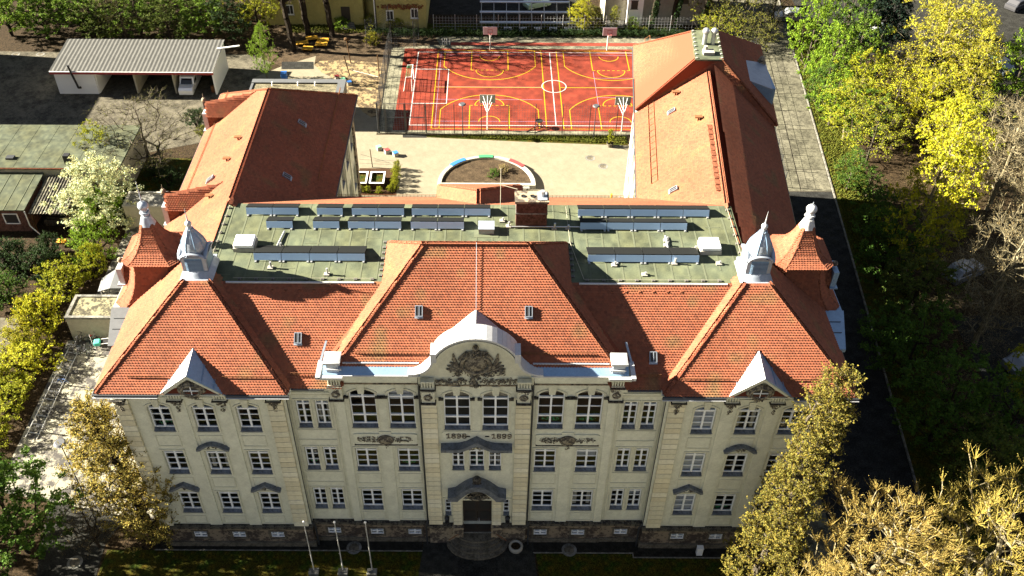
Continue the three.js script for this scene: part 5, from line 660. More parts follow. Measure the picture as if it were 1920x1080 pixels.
const lowBox = (name, label, x0, x1, z0, z1, h, rim, roofM) => { const g = thing(name, label, 'outbuilding', (x0 + x1) / 2, 0, (z0 + z1) / 2); const w = x1 - x0, d = z1 - z0; mesh('wall', [box(w, h - .1, d, 0, (h - .1) / 2, 0)], M.cream, g); mesh('gravel_roof', box(w - .3, .06, d - .3, 0, h - .06, 0), roofM, g); const t = .22; mesh('parapet_coping', [span(-w / 2 - .05, w / 2 + .05, h - .12, h + .08, d / 2 - t, d / 2 + .05), span(-w / 2 - .05, w / 2 + .05, h - .12, h + .08, -d / 2 - .05, -d / 2 + t), span(-w / 2 - .05, -w / 2 + t, h - .12, h + .08, -d / 2 + t, d / 2 - t), span(w / 2 - t, w / 2 + .05, h - .12, h + .08, -d / 2 + t, d / 2 - t)], rim, g); return g; };
const roofGravel = mat(.30, .27, .19, .98, { map: T.gravel, metres: 2 });
lowBox('flat_annex', 'cream annex with mossy gravel roof behind the parked bicycles', -36.1, -22.6, -23.2, -20.3, 2.7, M.concrete, mat(.25, .23, .14, .98, { map: T.stain, metres: 2.5 }));
lowBox('garden_store', 'low cream box building with grey gravel roof behind turret', -35.9, -25, -39, -36.6, 2.6, M.paleConcrete, M.concrete);
{ const g = lowBox('yard_annex', 'flat gravel-roofed annex with wide zinc parapet behind the yard wing', -27.2, -16.3, -60.2, -55.5, 3.5, M.zincFlat, roofGravel); for (const x of [-3, 0, 2]) mesh('vent', cyl(.08, .08, .5, x, 3.45, -1.2, 8), M.whitePaint, g); mesh('coping_wide', [span(-5.5, 5.5, 3.59, 3.66, -2.42, -1.6), span(4.6, 5.5, 3.59, 3.66, -1.6, 2.3)], M.zincFlat, g); }
{ const g = thing('glass_canopy', 'grey faceted sheet canopy beside the flat annex', 'canopy', 0, 0, 0); const s = [slabOf([[-34.9, 2.1, -26.2], [-33.6, 2.7, -26.9], [-33.4, 2.7, -24.2], [-34.7, 2.1, -24.4]], .05), slabOf([[-33.6, 2.7, -26.9], [-28, 2.75, -27.2], [-28, 2.75, -24.2], [-33.4, 2.7, -24.2]], .05)]; mesh('roof_facet', s[0], M.zincFlat, g); mesh('roof_facet', s[1], M.zincFlat, g); for (const [x, z] of [[-34.6, -26], [-34.5, -24.6], [-29, -26.8], [-29, -24.5]]) mesh('post', rod(V3(x, 0, z), V3(x, 2.3, z), .05), M.steel, g); }
// yellow house
{ const y = mat(.36, .32, .12, .95, { map: T.plaster, metres: 5 }); const g = thing('yellow_house', 'yellow rendered house with angled wings behind the court', 'house'); mesh('wall', [span(-30, -16.6, 0, 9, -92, -81.6)], y, g); mesh('wall', [span(-14.9, -8.0, 0, 9, -92, -80.7)], y, g); mesh('wall', [prism([[-16.6, -83.5], [-14.9, -80.7], [-14.9, -92], [-16.6, -92]], 0, 9)], y, g); mesh('roof', [slabOf([[-31, 9, -81], [-7.5, 9, -80.2], [-7.5, 12.5, -86.5], [-31, 12.5, -86.5]], .2), slabOf([[-31, 9, -92.6], [-7.5, 9, -92.6], [-7.5, 12.5, -86.5], [-31, 12.5, -86.5]], .2)], M.ridge, g);
  for (const [x, yy, z] of [[-12.9, 1.3, -80.7], [-9.6, 1.6, -80.7], [-13, 4.4, -80.7], [-9.7, 4.6, -80.7], [-26.5, 1.6, -81.6], [-27, 5, -81.6], [-23, 5, -81.6], [-19, 5, -81.6]]) { const w = grp('window', g, x, yy, z); mesh('frame', [box(1.0, .12, .12, 0, 0, .05), box(1.0, .12, .12, 0, 1.3, .05), box(.1, 1.3, .12, -.45, .65, .05), box(.1, 1.3, .12, .45, .65, .05), box(.06, 1.3, .1, 0, .65, .05)], M.whitePaint, w); mesh('pane', box(.8, 1.2, .04, 0, .65, .03), M.black, w); mesh('sill', box(1.15, .06, .2, 0, -.08, .1), M.zincWhite, w); }
  mesh('door', box(1.2, 2.2, .1, -19, 1.6, -81.55), M.door, g); for (let i = 0; i < 4; i++) mesh('step', span(-19.8, -18 + i * .1, 0, .5 - i * .12, -81.5 + i * .3, -81.2 + i * .3), M.concrete, g); mesh('downpipe', rod(V3(-14.8, 0, -80.6), V3(-14.8, 9, -80.6), .07), M.gutter, g); mesh('creeper', lumps(160, 3.2, .35, .1, .14).map(q => q.translate(-11.3, 3.2, -80.65)), M.rust, g); mesh('white_corner_strip', span(-15.0, -14.86, 0, 9, -80.75, -80.6), M.whitePaint, g); }  // plain white strip up the house corner
{ const g = thing('white_house', 'white bungalow with beige garage beyond the far basketball hoop', 'house'); mesh('wall', [span(21, 30.5, 0, 5, -90, -82.2)], M.paleConcrete, g); mesh('porch_wall', span(19.2, 21, 0, 6, -86, -81.7), M.whitePaint, g); mesh('corner_pier', span(20.9, 21.3, 0, 6, -82.2, -81.6), M.whitePaint, g); mesh('garage_wall', span(16.2, 19.2, 0, 4.5, -88, -82.4), M.cream, g); mesh('garage_door', span(16.8, 18.7, 0, 2.4, -82.4, -82.32), M.cream, g); mesh('roof', slabOf([[16, 5.2, -81.5], [31, 5.2, -81.5], [31, 7.5, -90], [16, 7.5, -90]], .2), M.gutter, g); for (const [x, y] of [[27, 3.2], [20.1, 2.6]]) { const w = grp('window', g, x, y, x > 21 ? -82.2 : -81.7); mesh('pane', box(.9, 1.1, .06, 0, .5, .02), M.black, w); mesh('frame', [box(1.05, .1, .1, 0, -.1, .03), box(1.05, .1, .1, 0, 1.1, .03)], M.gutter, w); } for (let i = 0; i < 4; i++) mesh('step', span(16.4, 18.9, 0, .6 - i * .14, -82.2 + i * .3, -81.9 + i * .3), M.concrete, g); }
{ const g = thing('steel_rack', 'long three-tier steel rack behind the far basketball hoop', 'rack'); for (let k = 0; k < 3; k++) mesh('rail', span(-.8, 11.5, .9 + k * .75, 1.02 + k * .75, -81 - k * 1.55, -80.55 - k * 1.55), mat(.42, .46, .52, .4, { metalness: .5 }), g); for (let i = 0; i < 8; i++) { const x = -.6 + i * 1.72; mesh('upright', [rod(V3(x, 0, -80.8), V3(x, 1.1, -80.8), .04, 5), rod(V3(x, 0, -82.3), V3(x, 1.8, -82.3), .04, 5), rod(V3(x, 0, -83.9), V3(x, 2.6, -83.9), .04, 5), rod(V3(x, 1.0, -80.8), V3(x, 2.5, -83.9), .03, 5)], M.steel, g); } for (let k = 0; k < 3; k++) mesh('bracing', rod(V3(11.4, .2 + k * .7, -81 - k * 1.5), V3(11.9, 1 + k * .7, -81 - k * 1.5), .05, 5), M.gutter, g); }
{ const g = thing('boundary_fence', 'tall wire boundary fence behind the running track', 'fence'); for (let i = 0; i < 14; i++) { const x = -7 + i * 2.9; mesh('post', rod(V3(x, 0, -79.6), V3(x, 2.6, -79.6), .05, 6), M.steel, g); if (i < 13) fenceBay(g, V3(x, 0, -79.6), V3(x + 2.9, 0, -79.6), 2.4, .4, .012, M.steel); }
  [0, 1, 2, 3, 4].forEach((i) => { const p = thing('slatted_block', `${ord[i]} white slatted block from the yellow house along the boundary`, 'barrier', 3.0 + i * 2.05, 0, -80.15, 0, 'white slatted blocks'); for (let k = 0; k < 5; k++) mesh('slat', rbox(.14, .5, .3, -.44 + k * .22, .25, 0, .02), M.whitePaint, p); }); }
{ const g = thing('street_fence', 'dark post and rail fence along the road beside the far wing', 'fence'); for (let i = 0; i < 12; i++) { const z = -44 - i * 3.2, x = rx(32.1, z); mesh('post', rod(V3(x, 0, z), V3(x, 2.0, z), .05, 5), M.gutter, g); if (i < 11) { const z2 = z - 3.2; fenceBay(g, V3(x, 0, z), V3(rx(32.1, z2), 0, z2), 1.9, .4, .012); } } }
{ const g = thing('apartment_block', 'apartment block beyond the garage yard, casting the long shadow there', 'building', -76, 0, -63.5); mesh('wall', box(14, 10.2, 20, 0, 5.1, 0), M.cream, g); mesh('roof', box(14.8, .4, 20.8, 0, 10.4, 0), M.gutter, g); for (let i = 0; i < 4; i++) for (let k = 0; k < 3; k++) mesh('window', box(.1, 1.5, 1.4, 7.02, 2 + k * 3.1, -7.5 + i * 5), M.black, g); }

// ---------------------------------------------------------------- vehicles and bicycles
const carGlass = mat(.015, .017, .02, .06), carLight = mat(.7, .7, .68, .15), carTail = mat(.35, .02, .015, .2);
function car(paint, label, x, z, ry, L = 4.2, hgt = 1.48, van = false) {
  const c = thing(van ? 'delivery_van' : 'parked_car', label, van ? 'van' : 'car', x, 0, z, ry, van ? undefined : 'parked cars'); const w = 1.74; const pm = new THREE.MeshPhysicalMaterial({ color: lin(...paint), roughness: .35, metalness: .2, clearcoat: 1, clearcoatRoughness: .05, side: THREE.DoubleSide });
  const h = L / 2; const prof = van ? [[-h, .32], [h, .32], [h, .8], [h - .2, 1.0], [h - 1.0, 1.15], [h - 1.45, hgt - .05], [h - 1.7, hgt], [-h + .08, hgt], [-h, hgt - .15]] : [[-h + .05, .3], [h - .05, .3], [h, .52], [h - .08, .74], [h - .95, .9], [h - 1.1, .92], [-h + .35, .95], [-h + .02, .86], [-h, .55]];
  const ext = (p, d, b) => new THREE.ExtrudeGeometry(shape2(p), { depth: d - 2 * b, bevelEnabled: true, bevelThickness: b, bevelSize: b * .6, bevelSegments: 2 }).translate(0, 0, -(d - 2 * b) / 2);
  mesh('body', ext(prof, w, .1), pm, c);
  if (!van) { const cab = [[h - 1.15, .9], [h - 1.75, hgt - .06], [h - 2.0, hgt], [-h + 1.0, hgt], [-h + .75, hgt - .06], [-h + .2, .93]]; mesh('cabin', ext(cab, w - .12, .16), pm, c);
    mesh('windscreen', slabOf([[h - 1.17, .97, .66], [h - 1.17, .97, -.66], [h - 1.70, hgt - .07, -.56], [h - 1.70, hgt - .07, .56]].map(p => [p[0] + .05, p[1], p[2]]), .02), carGlass, c); mesh('rear_window', slabOf([[-h + .30, .98, .62], [-h + .30, .98, -.62], [-h + .72, hgt - .1, -.54], [-h + .72, hgt - .1, .54]].map(p => [p[0] - .1, p[1] + .03, p[2]]), .02), carGlass, c);
    for (const s of [-1, 1]) { mesh('side_window', slabOf([[h - 1.45, .97, s * .835], [-.1, .97, s * .835], [-.1, hgt - .12, s * .78], [h - 1.9, hgt - .12, s * .78]], .02), carGlass, c); mesh('side_window', slabOf([[-.18, .97, s * .835], [-h + .55, .99, s * .835], [-h + .98, hgt - .12, s * .78], [-.18, hgt - .12, s * .78]], .02), carGlass, c); } }
  else { mesh('windscreen', slabOf([[h - .95, 1.2, .7], [h - .95, 1.2, -.7], [h - 1.4, hgt - .15, -.64], [h - 1.4, hgt - .15, .64]].map(p => [p[0] + .1, p[1], p[2]]), .02), carGlass, c); for (const s of [-1, 1]) mesh('side_window', slabOf([[h - 1.2, 1.15, s * .89], [h - 2.2, 1.15, s * .89], [h - 2.2, hgt - .25, s * .89], [h - 1.6, hgt - .25, s * .89]], .02), carGlass, c); }
  for (const s of [-1, 1]) { mesh('headlight', rbox(.1, .14, .36, h - .03, .68, s * .6, .04), carLight, c); mesh('tail_light', rbox(.08, .2, .26, -h + .03, .74, s * .66, .03), carTail, c); mesh('mirror', rbox(.14, .12, .2, h - 1.35, .98, s * .95, .03), pm, c); for (const e of [h - .75, -h + .75]) { const wl = grp('wheel', c, e, .31, s * (w / 2 - .09)); mesh('tyre', new THREE.TorusGeometry(.22, .1, 8, 18), M.tyre, wl); mesh('rim', new THREE.CylinderGeometry(.18, .18, .12, 14).rotateX(Math.PI / 2), M.steel, wl); } }
  mesh('bumper', [box(.06, .16, w - .3, h - .01, .42, 0), box(.06, .16, w - .3, -h + .01, .42, 0)], M.tyre, c); mesh('number_plate', box(.02, .11, .5, h + .025, .46, 0), M.whitePaint, c);
}
car([.42, .55, .42], 'pale green small car in the dark yard behind the rack', 7.2, -87.6, .45, 3.6, 1.5); car([.12, .12, .13], 'dark car nose at the top of the far yard', 2.2, -90.5, .1); car([.2, .21, .22], 'silver car under the trees at the road corner', 42.0, -83.8, 3.1); car([.5, .51, .52], 'white sporty car beside the dark tree trunk', 52.3, -79.2, 3.3, 4.3, 1.42); car([.12, .16, .22], 'dark blue car half hidden by yellow trees in parking lot', 65.5, -70.2, 1.9); car([.05, .05, .055], 'black car in the lot near the upper picture corner', 75.5, -88, .6); car([.16, .18, .21], 'silver car beneath the bare pale tree', 46.2, -29.6, .5); car([.14, .16, .19], 'grey car among yellow leaves by the shaded trees', 47.2, -17.5, .3); car([.75, .76, .78], 'white van parked in the end bay of the shed', -36.3, -64.6, -Math.PI / 2, 4.4, 1.9, true);
function bicycle(label, x, z, ry, tone, lean = .12) {
  const b = thing('bicycle', label, 'bicycle', x, .03, z, ry, 'bicycles in the yard beside the school'); const f = grp('frame_set', b); b.rotation.order = 'YXZ'; b.rotation.x = lean;
  const m = mat(...tone, .45); const P = { r: V3(-.52, .34, 0), f: V3(.52, .34, 0), bb: V3(-.08, .3, 0), s: V3(-.2, .82, 0), h: V3(.36, .86, 0), hl: V3(.4, .68, 0) };
  mesh('frame', [[P.r, P.bb], [P.bb, P.s], [P.r, P.s], [P.s, P.h], [P.bb, P.hl], [P.hl, P.f], [P.h, P.hl]].map(([a, c]) => rod(a, c, .022, 6)), m, f);
  for (const [n, p] of [['wheel', P.r], ['wheel', P.f]]) { const w = grp(n, b, p.x, p.y, 0); mesh('tyre', new THREE.TorusGeometry(.325, .026, 6, 26), M.tyre, w); mesh('spokes', Array.from({ length: 8 }, (_, i) => { const a = i / 8 * 6.283; return rod(V3(0, 0, 0), V3(Math.cos(a) * .32, Math.sin(a) * .32, 0), .006, 3); }), M.steel, w); }
  mesh('saddle', rbox(.27, .06, .14, -.22, .93, 0, .03), M.black, b); mesh('seat_post', rod(P.s, V3(-.22, .92, 0), .016, 5), M.steel, b); mesh('handlebar', [rod(P.h, V3(.32, 1.02, 0), .018, 5), rod(V3(.3, 1.02, -.28), V3(.3, 1.02, .28), .016, 5), rod(V3(.3, 1.02, -.28), V3(.2, 1.0, -.3), .02, 5), rod(V3(.3, 1.02, .28), V3(.2, 1.0, .3), .02, 5)], M.black, b); mesh('crank', [cyl(.09, .09, .02, 0, 0, 0, 12).rotateX(Math.PI / 2).translate(-.08, .3, .05), rod(V3(-.08, .3, .07), V3(.04, .18, .09), .012, 4)], M.steel, b);
}
const K = [.02, .02, .022];
[['black bicycle leaning at the annex wall corner by the hedge', -35.4, -20.0, 1.2, K], ['black bicycle leaning flat along the annex wall', -34.2, -20.05, .05, K], ['black bicycle in the first rack space from the annex', -35.5, -18.9, -.1, K], ['dark bicycle crossing behind the first racked one', -34.6, -18.5, .15, [.05, .05, .06]], ['grey bicycle standing alone in mid rack', -35.0, -16.3, -.1, [.2, .2, .2]], ['blue-framed bicycle in the middle of the rack', -35.1, -14.9, -.12, [.1, .2, .5]], ['dark bicycle next towards the lamp post from the blue one', -35.1, -13.4, -.1, K], ['black bicycle of the close pair, nearer the annex', -34.9, -11.9, -.12, K], ['black bicycle of the close pair, nearer the dark tree', -35.0, -11.3, -.08, K], ['dark bicycle at the far end of the rack under the tree', -34.9, -9.7, -.1, K], ['red bicycle standing behind the yellow poplar', -31.2, -10.6, -.1, [.45, .04, .08]], ['black bicycle standing across the paving near the lamp post', -30.8, -8.5, -.05, [.03, .04, .05]], ['pale bicycle beside the lamp post among twigs', -30.3, -7.2, -.15, [.3, .25, .18]]].forEach(a => bicycle(...a));
{ const r = thing('bicycle_rack', 'long low steel bicycle rack beside the yellow hedge', 'bike rack'); mesh('rail', [rod(V3(-36.0, .35, -19.6), V3(-36.1, .35, -9), .04), rod(V3(-35.2, .08, -19.6), V3(-35.3, .08, -9), .04)], M.steel, r); for (let i = 0; i < 12; i++) mesh('bracket', [rod(V3(-36, .35, -19.4 + i * .9), V3(-35.2, .08, -19.4 + i * .9), .03), rod(V3(-36, 0, -19.4 + i * .9), V3(-36, .35, -19.4 + i * .9), .03)], M.steel, r);
  const c = thing('cargo_bike', 'cargo bike with black box and turquoise cover by the annex', 'cargo bike', -33.0, .03, -19.3, .2); mesh('box', [rbox(.95, .5, .65, .3, .55, 0, .03)], M.black, c); mesh('box_rim', [span(-.18, .78, .8, .83, .3, .34), span(-.18, .78, .8, .83, -.34, -.3)], M.whitePaint, c); mesh('cover', rbox(.55, .4, .62, -.48, .75, 0, .1), M.teal, c); for (const [x, r2] of [[1.0, .22], [-.95, .33]]) { const w = grp('wheel', c, x, r2, 0); mesh('tyre', new THREE.TorusGeometry(r2 - .02, .03, 6, 20), M.tyre, w); mesh('rim', new THREE.TorusGeometry(r2 - .06, .01, 4, 20), M.steel, w); } mesh('frame', [rod(V3(-.95, .33, 0), V3(-.2, .4, 0), .03), rod(V3(-.2, .35, 0), V3(1, .22, 0), .03), rod(V3(-.9, .33, 0), V3(-.75, .9, 0), .025)], M.black, c); mesh('flag', poly([[-.9, 1.8, 0], [-.6, 1.7, 0], [-.9, 1.55, 0]]), M.red, c); mesh('flag_pole', rod(V3(-.9, .5, 0), V3(-.9, 1.8, 0), .012, 4), M.whitePaint, c); }

// ---------------------------------------------------------------- trees and shrubs
class Tri { constructor() { this.p = []; this.n = []; this.c = []; }
  tri(a, b, c) { const ux = b.x - a.x, uy = b.y - a.y, uz = b.z - a.z, vx = c.x - a.x, vy = c.y - a.y, vz = c.z - a.z; let nx = uy * vz - uz * vy, ny = uz * vx - ux * vz, nz = ux * vy - uy * vx; const l = Math.hypot(nx, ny, nz) || 1; nx /= l; ny /= l; nz /= l; this.p.push(a.x, a.y, a.z, b.x, b.y, b.z, c.x, c.y, c.z); for (let i = 0; i < 3; i++) { this.n.push(nx, ny, nz); this.c.push(1, 1, 1); } }
  limb(a, b, ra, rb, k) { const d = b.clone().sub(a).normalize(), x = (Math.abs(d.y) > .9 ? V3(1, 0, 0) : V3(0, 1, 0)).cross(d).normalize(), y = d.clone().cross(x); const ring = (c, r) => Array.from({ length: k }, (_, i) => { const t = i / k * 6.2832; return c.clone().addScaledVector(x, Math.cos(t) * r).addScaledVector(y, Math.sin(t) * r); }); const A = ring(a, ra), B = ring(b, rb); for (let i = 0; i < k; i++) { const j = (i + 1) % k; this.tri(A[i], A[j], B[j]); if (rb > .002) this.tri(A[i], B[j], B[i]); } }
  leaf(c, s, flat) { const n = V3(rr(-1, 1), rr(-.2, 1) + flat, rr(-1, 1)).normalize(), u = V3(rr(-1, 1), rr(-1, 1), rr(-1, 1)).cross(n).normalize(), v = n.clone().cross(u); const a = c.clone().addScaledVector(u, s), b = c.clone().addScaledVector(v, s * .6), d = c.clone().addScaledVector(u, -s), e = c.clone().addScaledVector(v, -s * .6).addScaledVector(n, s * .25); this.tri(a, b, d); this.tri(a, d, e); const k = rr(.7, 1.3), w = rr(.85, 1.15); for (let i = this.c.length - 18; i < this.c.length; i += 3) { this.c[i] = k * w; this.c[i + 1] = k; this.c[i + 2] = k * (2 - w); } }
  geo(col) { const g = new THREE.BufferGeometry(); g.setAttribute('position', new THREE.BufferAttribute(new Float32Array(this.p), 3)); g.setAttribute('normal', new THREE.BufferAttribute(new Float32Array(this.n), 3)); if (col) { g.setAttribute('color', new THREE.BufferAttribute(new Float32Array(this.c), 3)); } return g; } }
function grow(o) {
  const { H, R, base = .2, N, env, trunkR = .2, lean = [0, 0], stems = 1, twigs = 6, twig = .6, leaves = 6, leaf = .15, flat = .4, droop = 0, jitter = .35, lump = 5 } = o; seed = o.seed;
  const nodes = []; const add = (p, par) => { nodes.push({ p, par, w: 0, kids: 0 }); return nodes.length - 1; };
  for (let s = 0; s < stems; s++) { const a0 = rr(0, 6.28), sp = stems > 1 ? R * .45 : 0; let par = -1; const top = H * (stems > 1 ? rr(.5, .75) : (o.leader || .82)), n = Math.max(4, Math.round(top / .7)); for (let i = 0; i <= n; i++) { const t = i / n; par = add(V3(lean[0] * t + Math.cos(a0) * sp * t + (i ? rr(-.07, .07) * H / 8 : 0) + (stems > 1 ? Math.cos(a0) * .15 : 0), top * t, lean[1] * t + Math.sin(a0) * sp * t + (i ? rr(-.07, .07) * H / 8 : 0) + (stems > 1 ? Math.sin(a0) * .15 : 0)), par); } }
  const ph = Array.from({ length: 8 }, () => rr(0, 6.28)); const bump = (a, y) => 1 + jitter * (Math.sin(a * 2 + ph[0] + y * 5) * .4 + Math.sin(a * lump + ph[1] - y * 9) * .35 + Math.sin(a * (lump + 4) + ph[2] + y * 17) * .25);
  const pts = []; while (pts.length < N) { const yn = rnd(), e = env(yn); if (rnd() > Math.pow(e, .8) + .08) continue; const a = rr(0, 6.283), r = Math.pow(rnd(), .5) * e * R * bump(a, yn), y = base * H + yn * H * (1 - base); if (!o.solid && Math.sin(a * 3 + y * 2.1 + ph[3]) + Math.sin(y * 3.7 / Math.max(1, H / 8) + ph[4] + a) < -1.15) continue; pts.push(V3(Math.cos(a) * r + lean[0] * y / H, y, Math.sin(a) * r + lean[1] * y / H)); }
  pts.sort((p, q) => Math.hypot(p.x, p.z) + p.y * .15 - Math.hypot(q.x, q.z) - q.y * .15); const ends = [];
  for (const p of pts) { let best = 0, bc = 1e9; for (let i = 0; i < nodes.length; i++) { const q = nodes[i].p, d = q.distanceTo(p), c = d + Math.max(0, q.y - p.y + .35 * d) * 1.1; if (c < bc && q.y > base * H * .45) { bc = c; best = i; } } const q = nodes[best].p, d = q.distanceTo(p); let par = best; if (d > .9) { const m = q.clone().lerp(p, .5); m.y += .08 * d - droop * .1; m.x += rr(-.12, .12) * d; m.z += rr(-.12, .12) * d; par = add(m, best); } ends.push(add(p, par)); }
  for (let i = nodes.length - 1; i >= 0; i--) { nodes[i].w += 1; if (nodes[i].par >= 0) nodes[nodes[i].par].w += nodes[i].w; }
  const wood = new Tri(), crown = new Tri(); const W = nodes[0].w / stems, rad = (n) => Math.max(.012 * (o.thin || 1), trunkR * Math.pow(n.w / W, .5));
  for (const n of nodes) if (n.par >= 0) { const ra = Math.min(rad(nodes[n.par]), rad(n) * 1.35), rb = rad(n); wood.limb(nodes[n.par].p, n.p, ra, rb, rb > .1 ? 7 : rb > .04 ? 5 : 3); }
  for (const e of ends) { const p = nodes[e].p; for (let t = 0; t < twigs; t++) { const out = V3(p.x - lean[0] * p.y / H, 0, p.z - lean[1] * p.y / H).normalize(); const d = V3(rr(-1, 1), rr(-.6, 1) - droop, rr(-1, 1)).addScaledVector(out, .5).add(V3(0, o.up || .3, 0)).normalize(); const q = p.clone().addScaledVector(d, twig * rr(.5, 1.2)); if (o.twigWood !== false) (o.twigInCrown ? crown : wood).limb(p, q, .012 * (o.thin || 1), .001, 3); for (let k = 0; k < leaves; k++) { const c = p.clone().lerp(q, o.tip ? rr(o.tip, 1.08) : rr(.1, 1.05)); const s = leaf * .7; c.x += rr(-s, s); c.y += rr(-s, s); c.z += rr(-s, s); crown.leaf(c, leaf * rr(.45, .8), flat); } } }
  return { H, R, wood: fit(wood.geo(), M.bark), crown: crown.geo(true) };
}
const round = (y) => Math.sqrt(Math.max(0, 1 - Math.pow(2 * y - .85, 2) / 1.4)), column = (y) => Math.pow(Math.sin(Math.PI * Math.min(1, .12 + y * .86)), .6) * (1 - .35 * y), taper = (y) => (1 - .72 * y) * Math.min(1, .55 + y * 2.5), cone = (y) => 1 - y * .92, dome = (y) => Math.sqrt(Math.max(.02, 1 - y * y)) * (.55 + .45 * Math.min(1, y * 4)), vase = (y) => .25 + .75 * Math.sin(Math.PI * Math.min(1, y * .8 + .1));
const KIND = {
  broad: grow({ seed: 11, H: 9, R: 3.6, N: 178, env: round, base: .18, trunkR: .2, twigs: 6, leaves: 8, leaf: .17 }), broadB: grow({ seed: 23, H: 9, R: 3.6, N: 165, env: round, base: .15, trunkR: .2, twigs: 6, leaves: 8, leaf: .17, jitter: .5 }),
  airy: grow({ seed: 31, H: 10, R: 3.8, N: 220, env: round, base: .2, trunkR: .16, twigs: 6, leaves: 8, leaf: .13, droop: .5, jitter: .5 }), airyB: grow({ seed: 37, H: 10, R: 3.8, N: 230, env: column, base: .15, trunkR: .16, twigs: 6, leaves: 8, leaf: .13, droop: .6, jitter: .45 }),
  sparse: grow({ seed: 41, H: 9, R: 3.8, N: 220, env: round, base: .15, trunkR: .17, twigs: 6, twig: .8, leaves: 3, leaf: .14, jitter: .5 }),
  bare: grow({ seed: 43, H: 9, R: 4.6, N: 330, env: vase, base: .22, trunkR: .22, twigs: 7, twig: .8, leaves: 2, leaf: .055, jitter: .4, thin: 1.1 }), bareB: grow({ seed: 47, H: 10, R: 4.4, N: 340, env: vase, base: .2, trunkR: .26, twigs: 7, twig: .85, leaves: 3, leaf: .055, jitter: .45, thin: 1.1 }),
  tall: grow({ seed: 53, H: 18, R: 5, N: 280, env: round, base: .42, trunkR: .42, twigs: 6, twig: .9, leaves: 1, leaf: .09, thin: 1.3, lean: [-1.2, 0] }),
  shrub: grow({ seed: 59, H: 3.6, R: 2.6, N: 135, env: dome, base: .08, stems: 5, trunkR: .07, twigs: 7, twig: .55, leaves: 7, leaf: .12, up: .5, jitter: .45 }), shrubB: grow({ seed: 61, H: 3.6, R: 2.6, N: 145, env: dome, base: .08, stems: 6, trunkR: .07, twigs: 7, twig: .6, leaves: 6, leaf: .12, up: .7, jitter: .55 }),
  conifer: grow({ seed: 67, H: 13, R: 3.2, N: 330, env: cone, base: .2, trunkR: .28, leader: .97, twigs: 6, leaves: 7, leaf: .2, droop: .4, flat: 1 }),
  poplar: grow({ seed: 71, H: 15, R: 2.5, N: 700, env: column, base: .08, trunkR: .26, leader: .95, twigs: 7, twig: .75, leaves: 6, leaf: .09, up: 1.1, jitter: .5, lean: [-.9, 0], thin: 1.4 }), poplarB: grow({ seed: 73, H: 20, R: 2.9, N: 820, env: taper, base: .06, trunkR: .34, leader: .96, twigs: 7, twig: .75, leaves: 9, leaf: .105, up: 1.1, jitter: .35, lean: [1.2, 0], solid: 1 }),
  lime: grow({ seed: 79, H: 15, R: 5, N: 500, env: vase, base: .3, trunkR: .4, twigs: 13, twig: .8, leaves: 4, leaf: .052, up: 1.0, jitter: .5, thin: 2, tip: .6, twigInCrown: true }), limeB: grow({ seed: 83, H: 15, R: 5, N: 500, env: vase, base: .3, trunkR: .4, twigs: 13, twig: .8, leaves: 4, leaf: .052, up: 1.0, jitter: .5, thin: 2, tip: .6, twigInCrown: true }),
  blossom: grow({ seed: 89, H: 8, R: 3.5, N: 300, env: round, base: .12, trunkR: .18, twigs: 7, leaves: 8, leaf: .14, jitter: .35 }),
};
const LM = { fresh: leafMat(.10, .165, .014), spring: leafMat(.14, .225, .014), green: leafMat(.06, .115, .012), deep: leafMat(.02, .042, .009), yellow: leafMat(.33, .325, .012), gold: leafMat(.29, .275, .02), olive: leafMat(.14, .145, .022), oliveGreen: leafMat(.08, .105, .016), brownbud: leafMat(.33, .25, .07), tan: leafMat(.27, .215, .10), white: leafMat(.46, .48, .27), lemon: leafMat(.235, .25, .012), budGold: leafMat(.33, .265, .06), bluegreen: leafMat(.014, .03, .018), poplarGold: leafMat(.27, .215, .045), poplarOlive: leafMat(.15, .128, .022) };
function plant(kind, leafM, barkM, x, z, height, radius, label, group, ry = rr(0, 6.28), name = 'tree', cat = 'tree') {
  const k = KIND[kind], t = thing(name, label, cat, x, 0, z, ry, group); t.scale.set(radius / k.R, height / k.H, radius / k.R);
  const w = new THREE.Mesh(k.wood, barkM); w.name = cat === 'tree' ? 'trunk' : 'stems'; w.castShadow = w.receiveShadow = true; t.add(w); const c = new THREE.Mesh(k.crown, leafM); c.name = cat === 'tree' ? 'crown' : 'foliage'; c.castShadow = c.receiveShadow = true; t.add(c); return t;
}
const B = M.bark, BG = M.barkGrey, BP = M.barkPale;
seed = 777;
plant('poplar', LM.poplarGold, B, -23.2, .3, 15, 3.1, 'golden columnar tree against the corner of the beige facade', 'columnar trees flanking the front', 0, 'columnar_tree');
plant('poplarB', LM.poplarOlive, BG, 18.6, 4.6, 22.2, 2.75, 'tall golden columnar tree rising above the end pavilion eave', 'columnar trees flanking the front', 0, 'columnar_tree');
plant('lime', LM.brownbud, BP, 23.6, 8.6, 15.5, 4.4, 'budding brown-gold tree next to the tall columnar tree', 'budding trees in the bottom corner', 1, 'budding_tree'); plant('limeB', LM.budGold, BP, 30.2, 8.4, 16, 5, 'large budding tree with pale limbs in the bottom corner', 'budding trees in the bottom corner', 2, 'budding_tree'); plant('lime', LM.brownbud, BP, 20.6, 10.6, 11.5, 3, 'low budding twigs at the picture foot beside columnar tree', 'budding trees in the bottom corner', 4, 'budding_tree');
plant('broad', LM.green, B, -32.2, 1.2, 8.6, 4.2, 'dense dark green tree at the bottom picture corner', undefined, 1, 'leafy_tree'); plant('bare', LM.tan, B, -27.3, .8, 5.5, 2.4, 'small bare twiggy tree below the lamp post', undefined, 2, 'bare_tree');
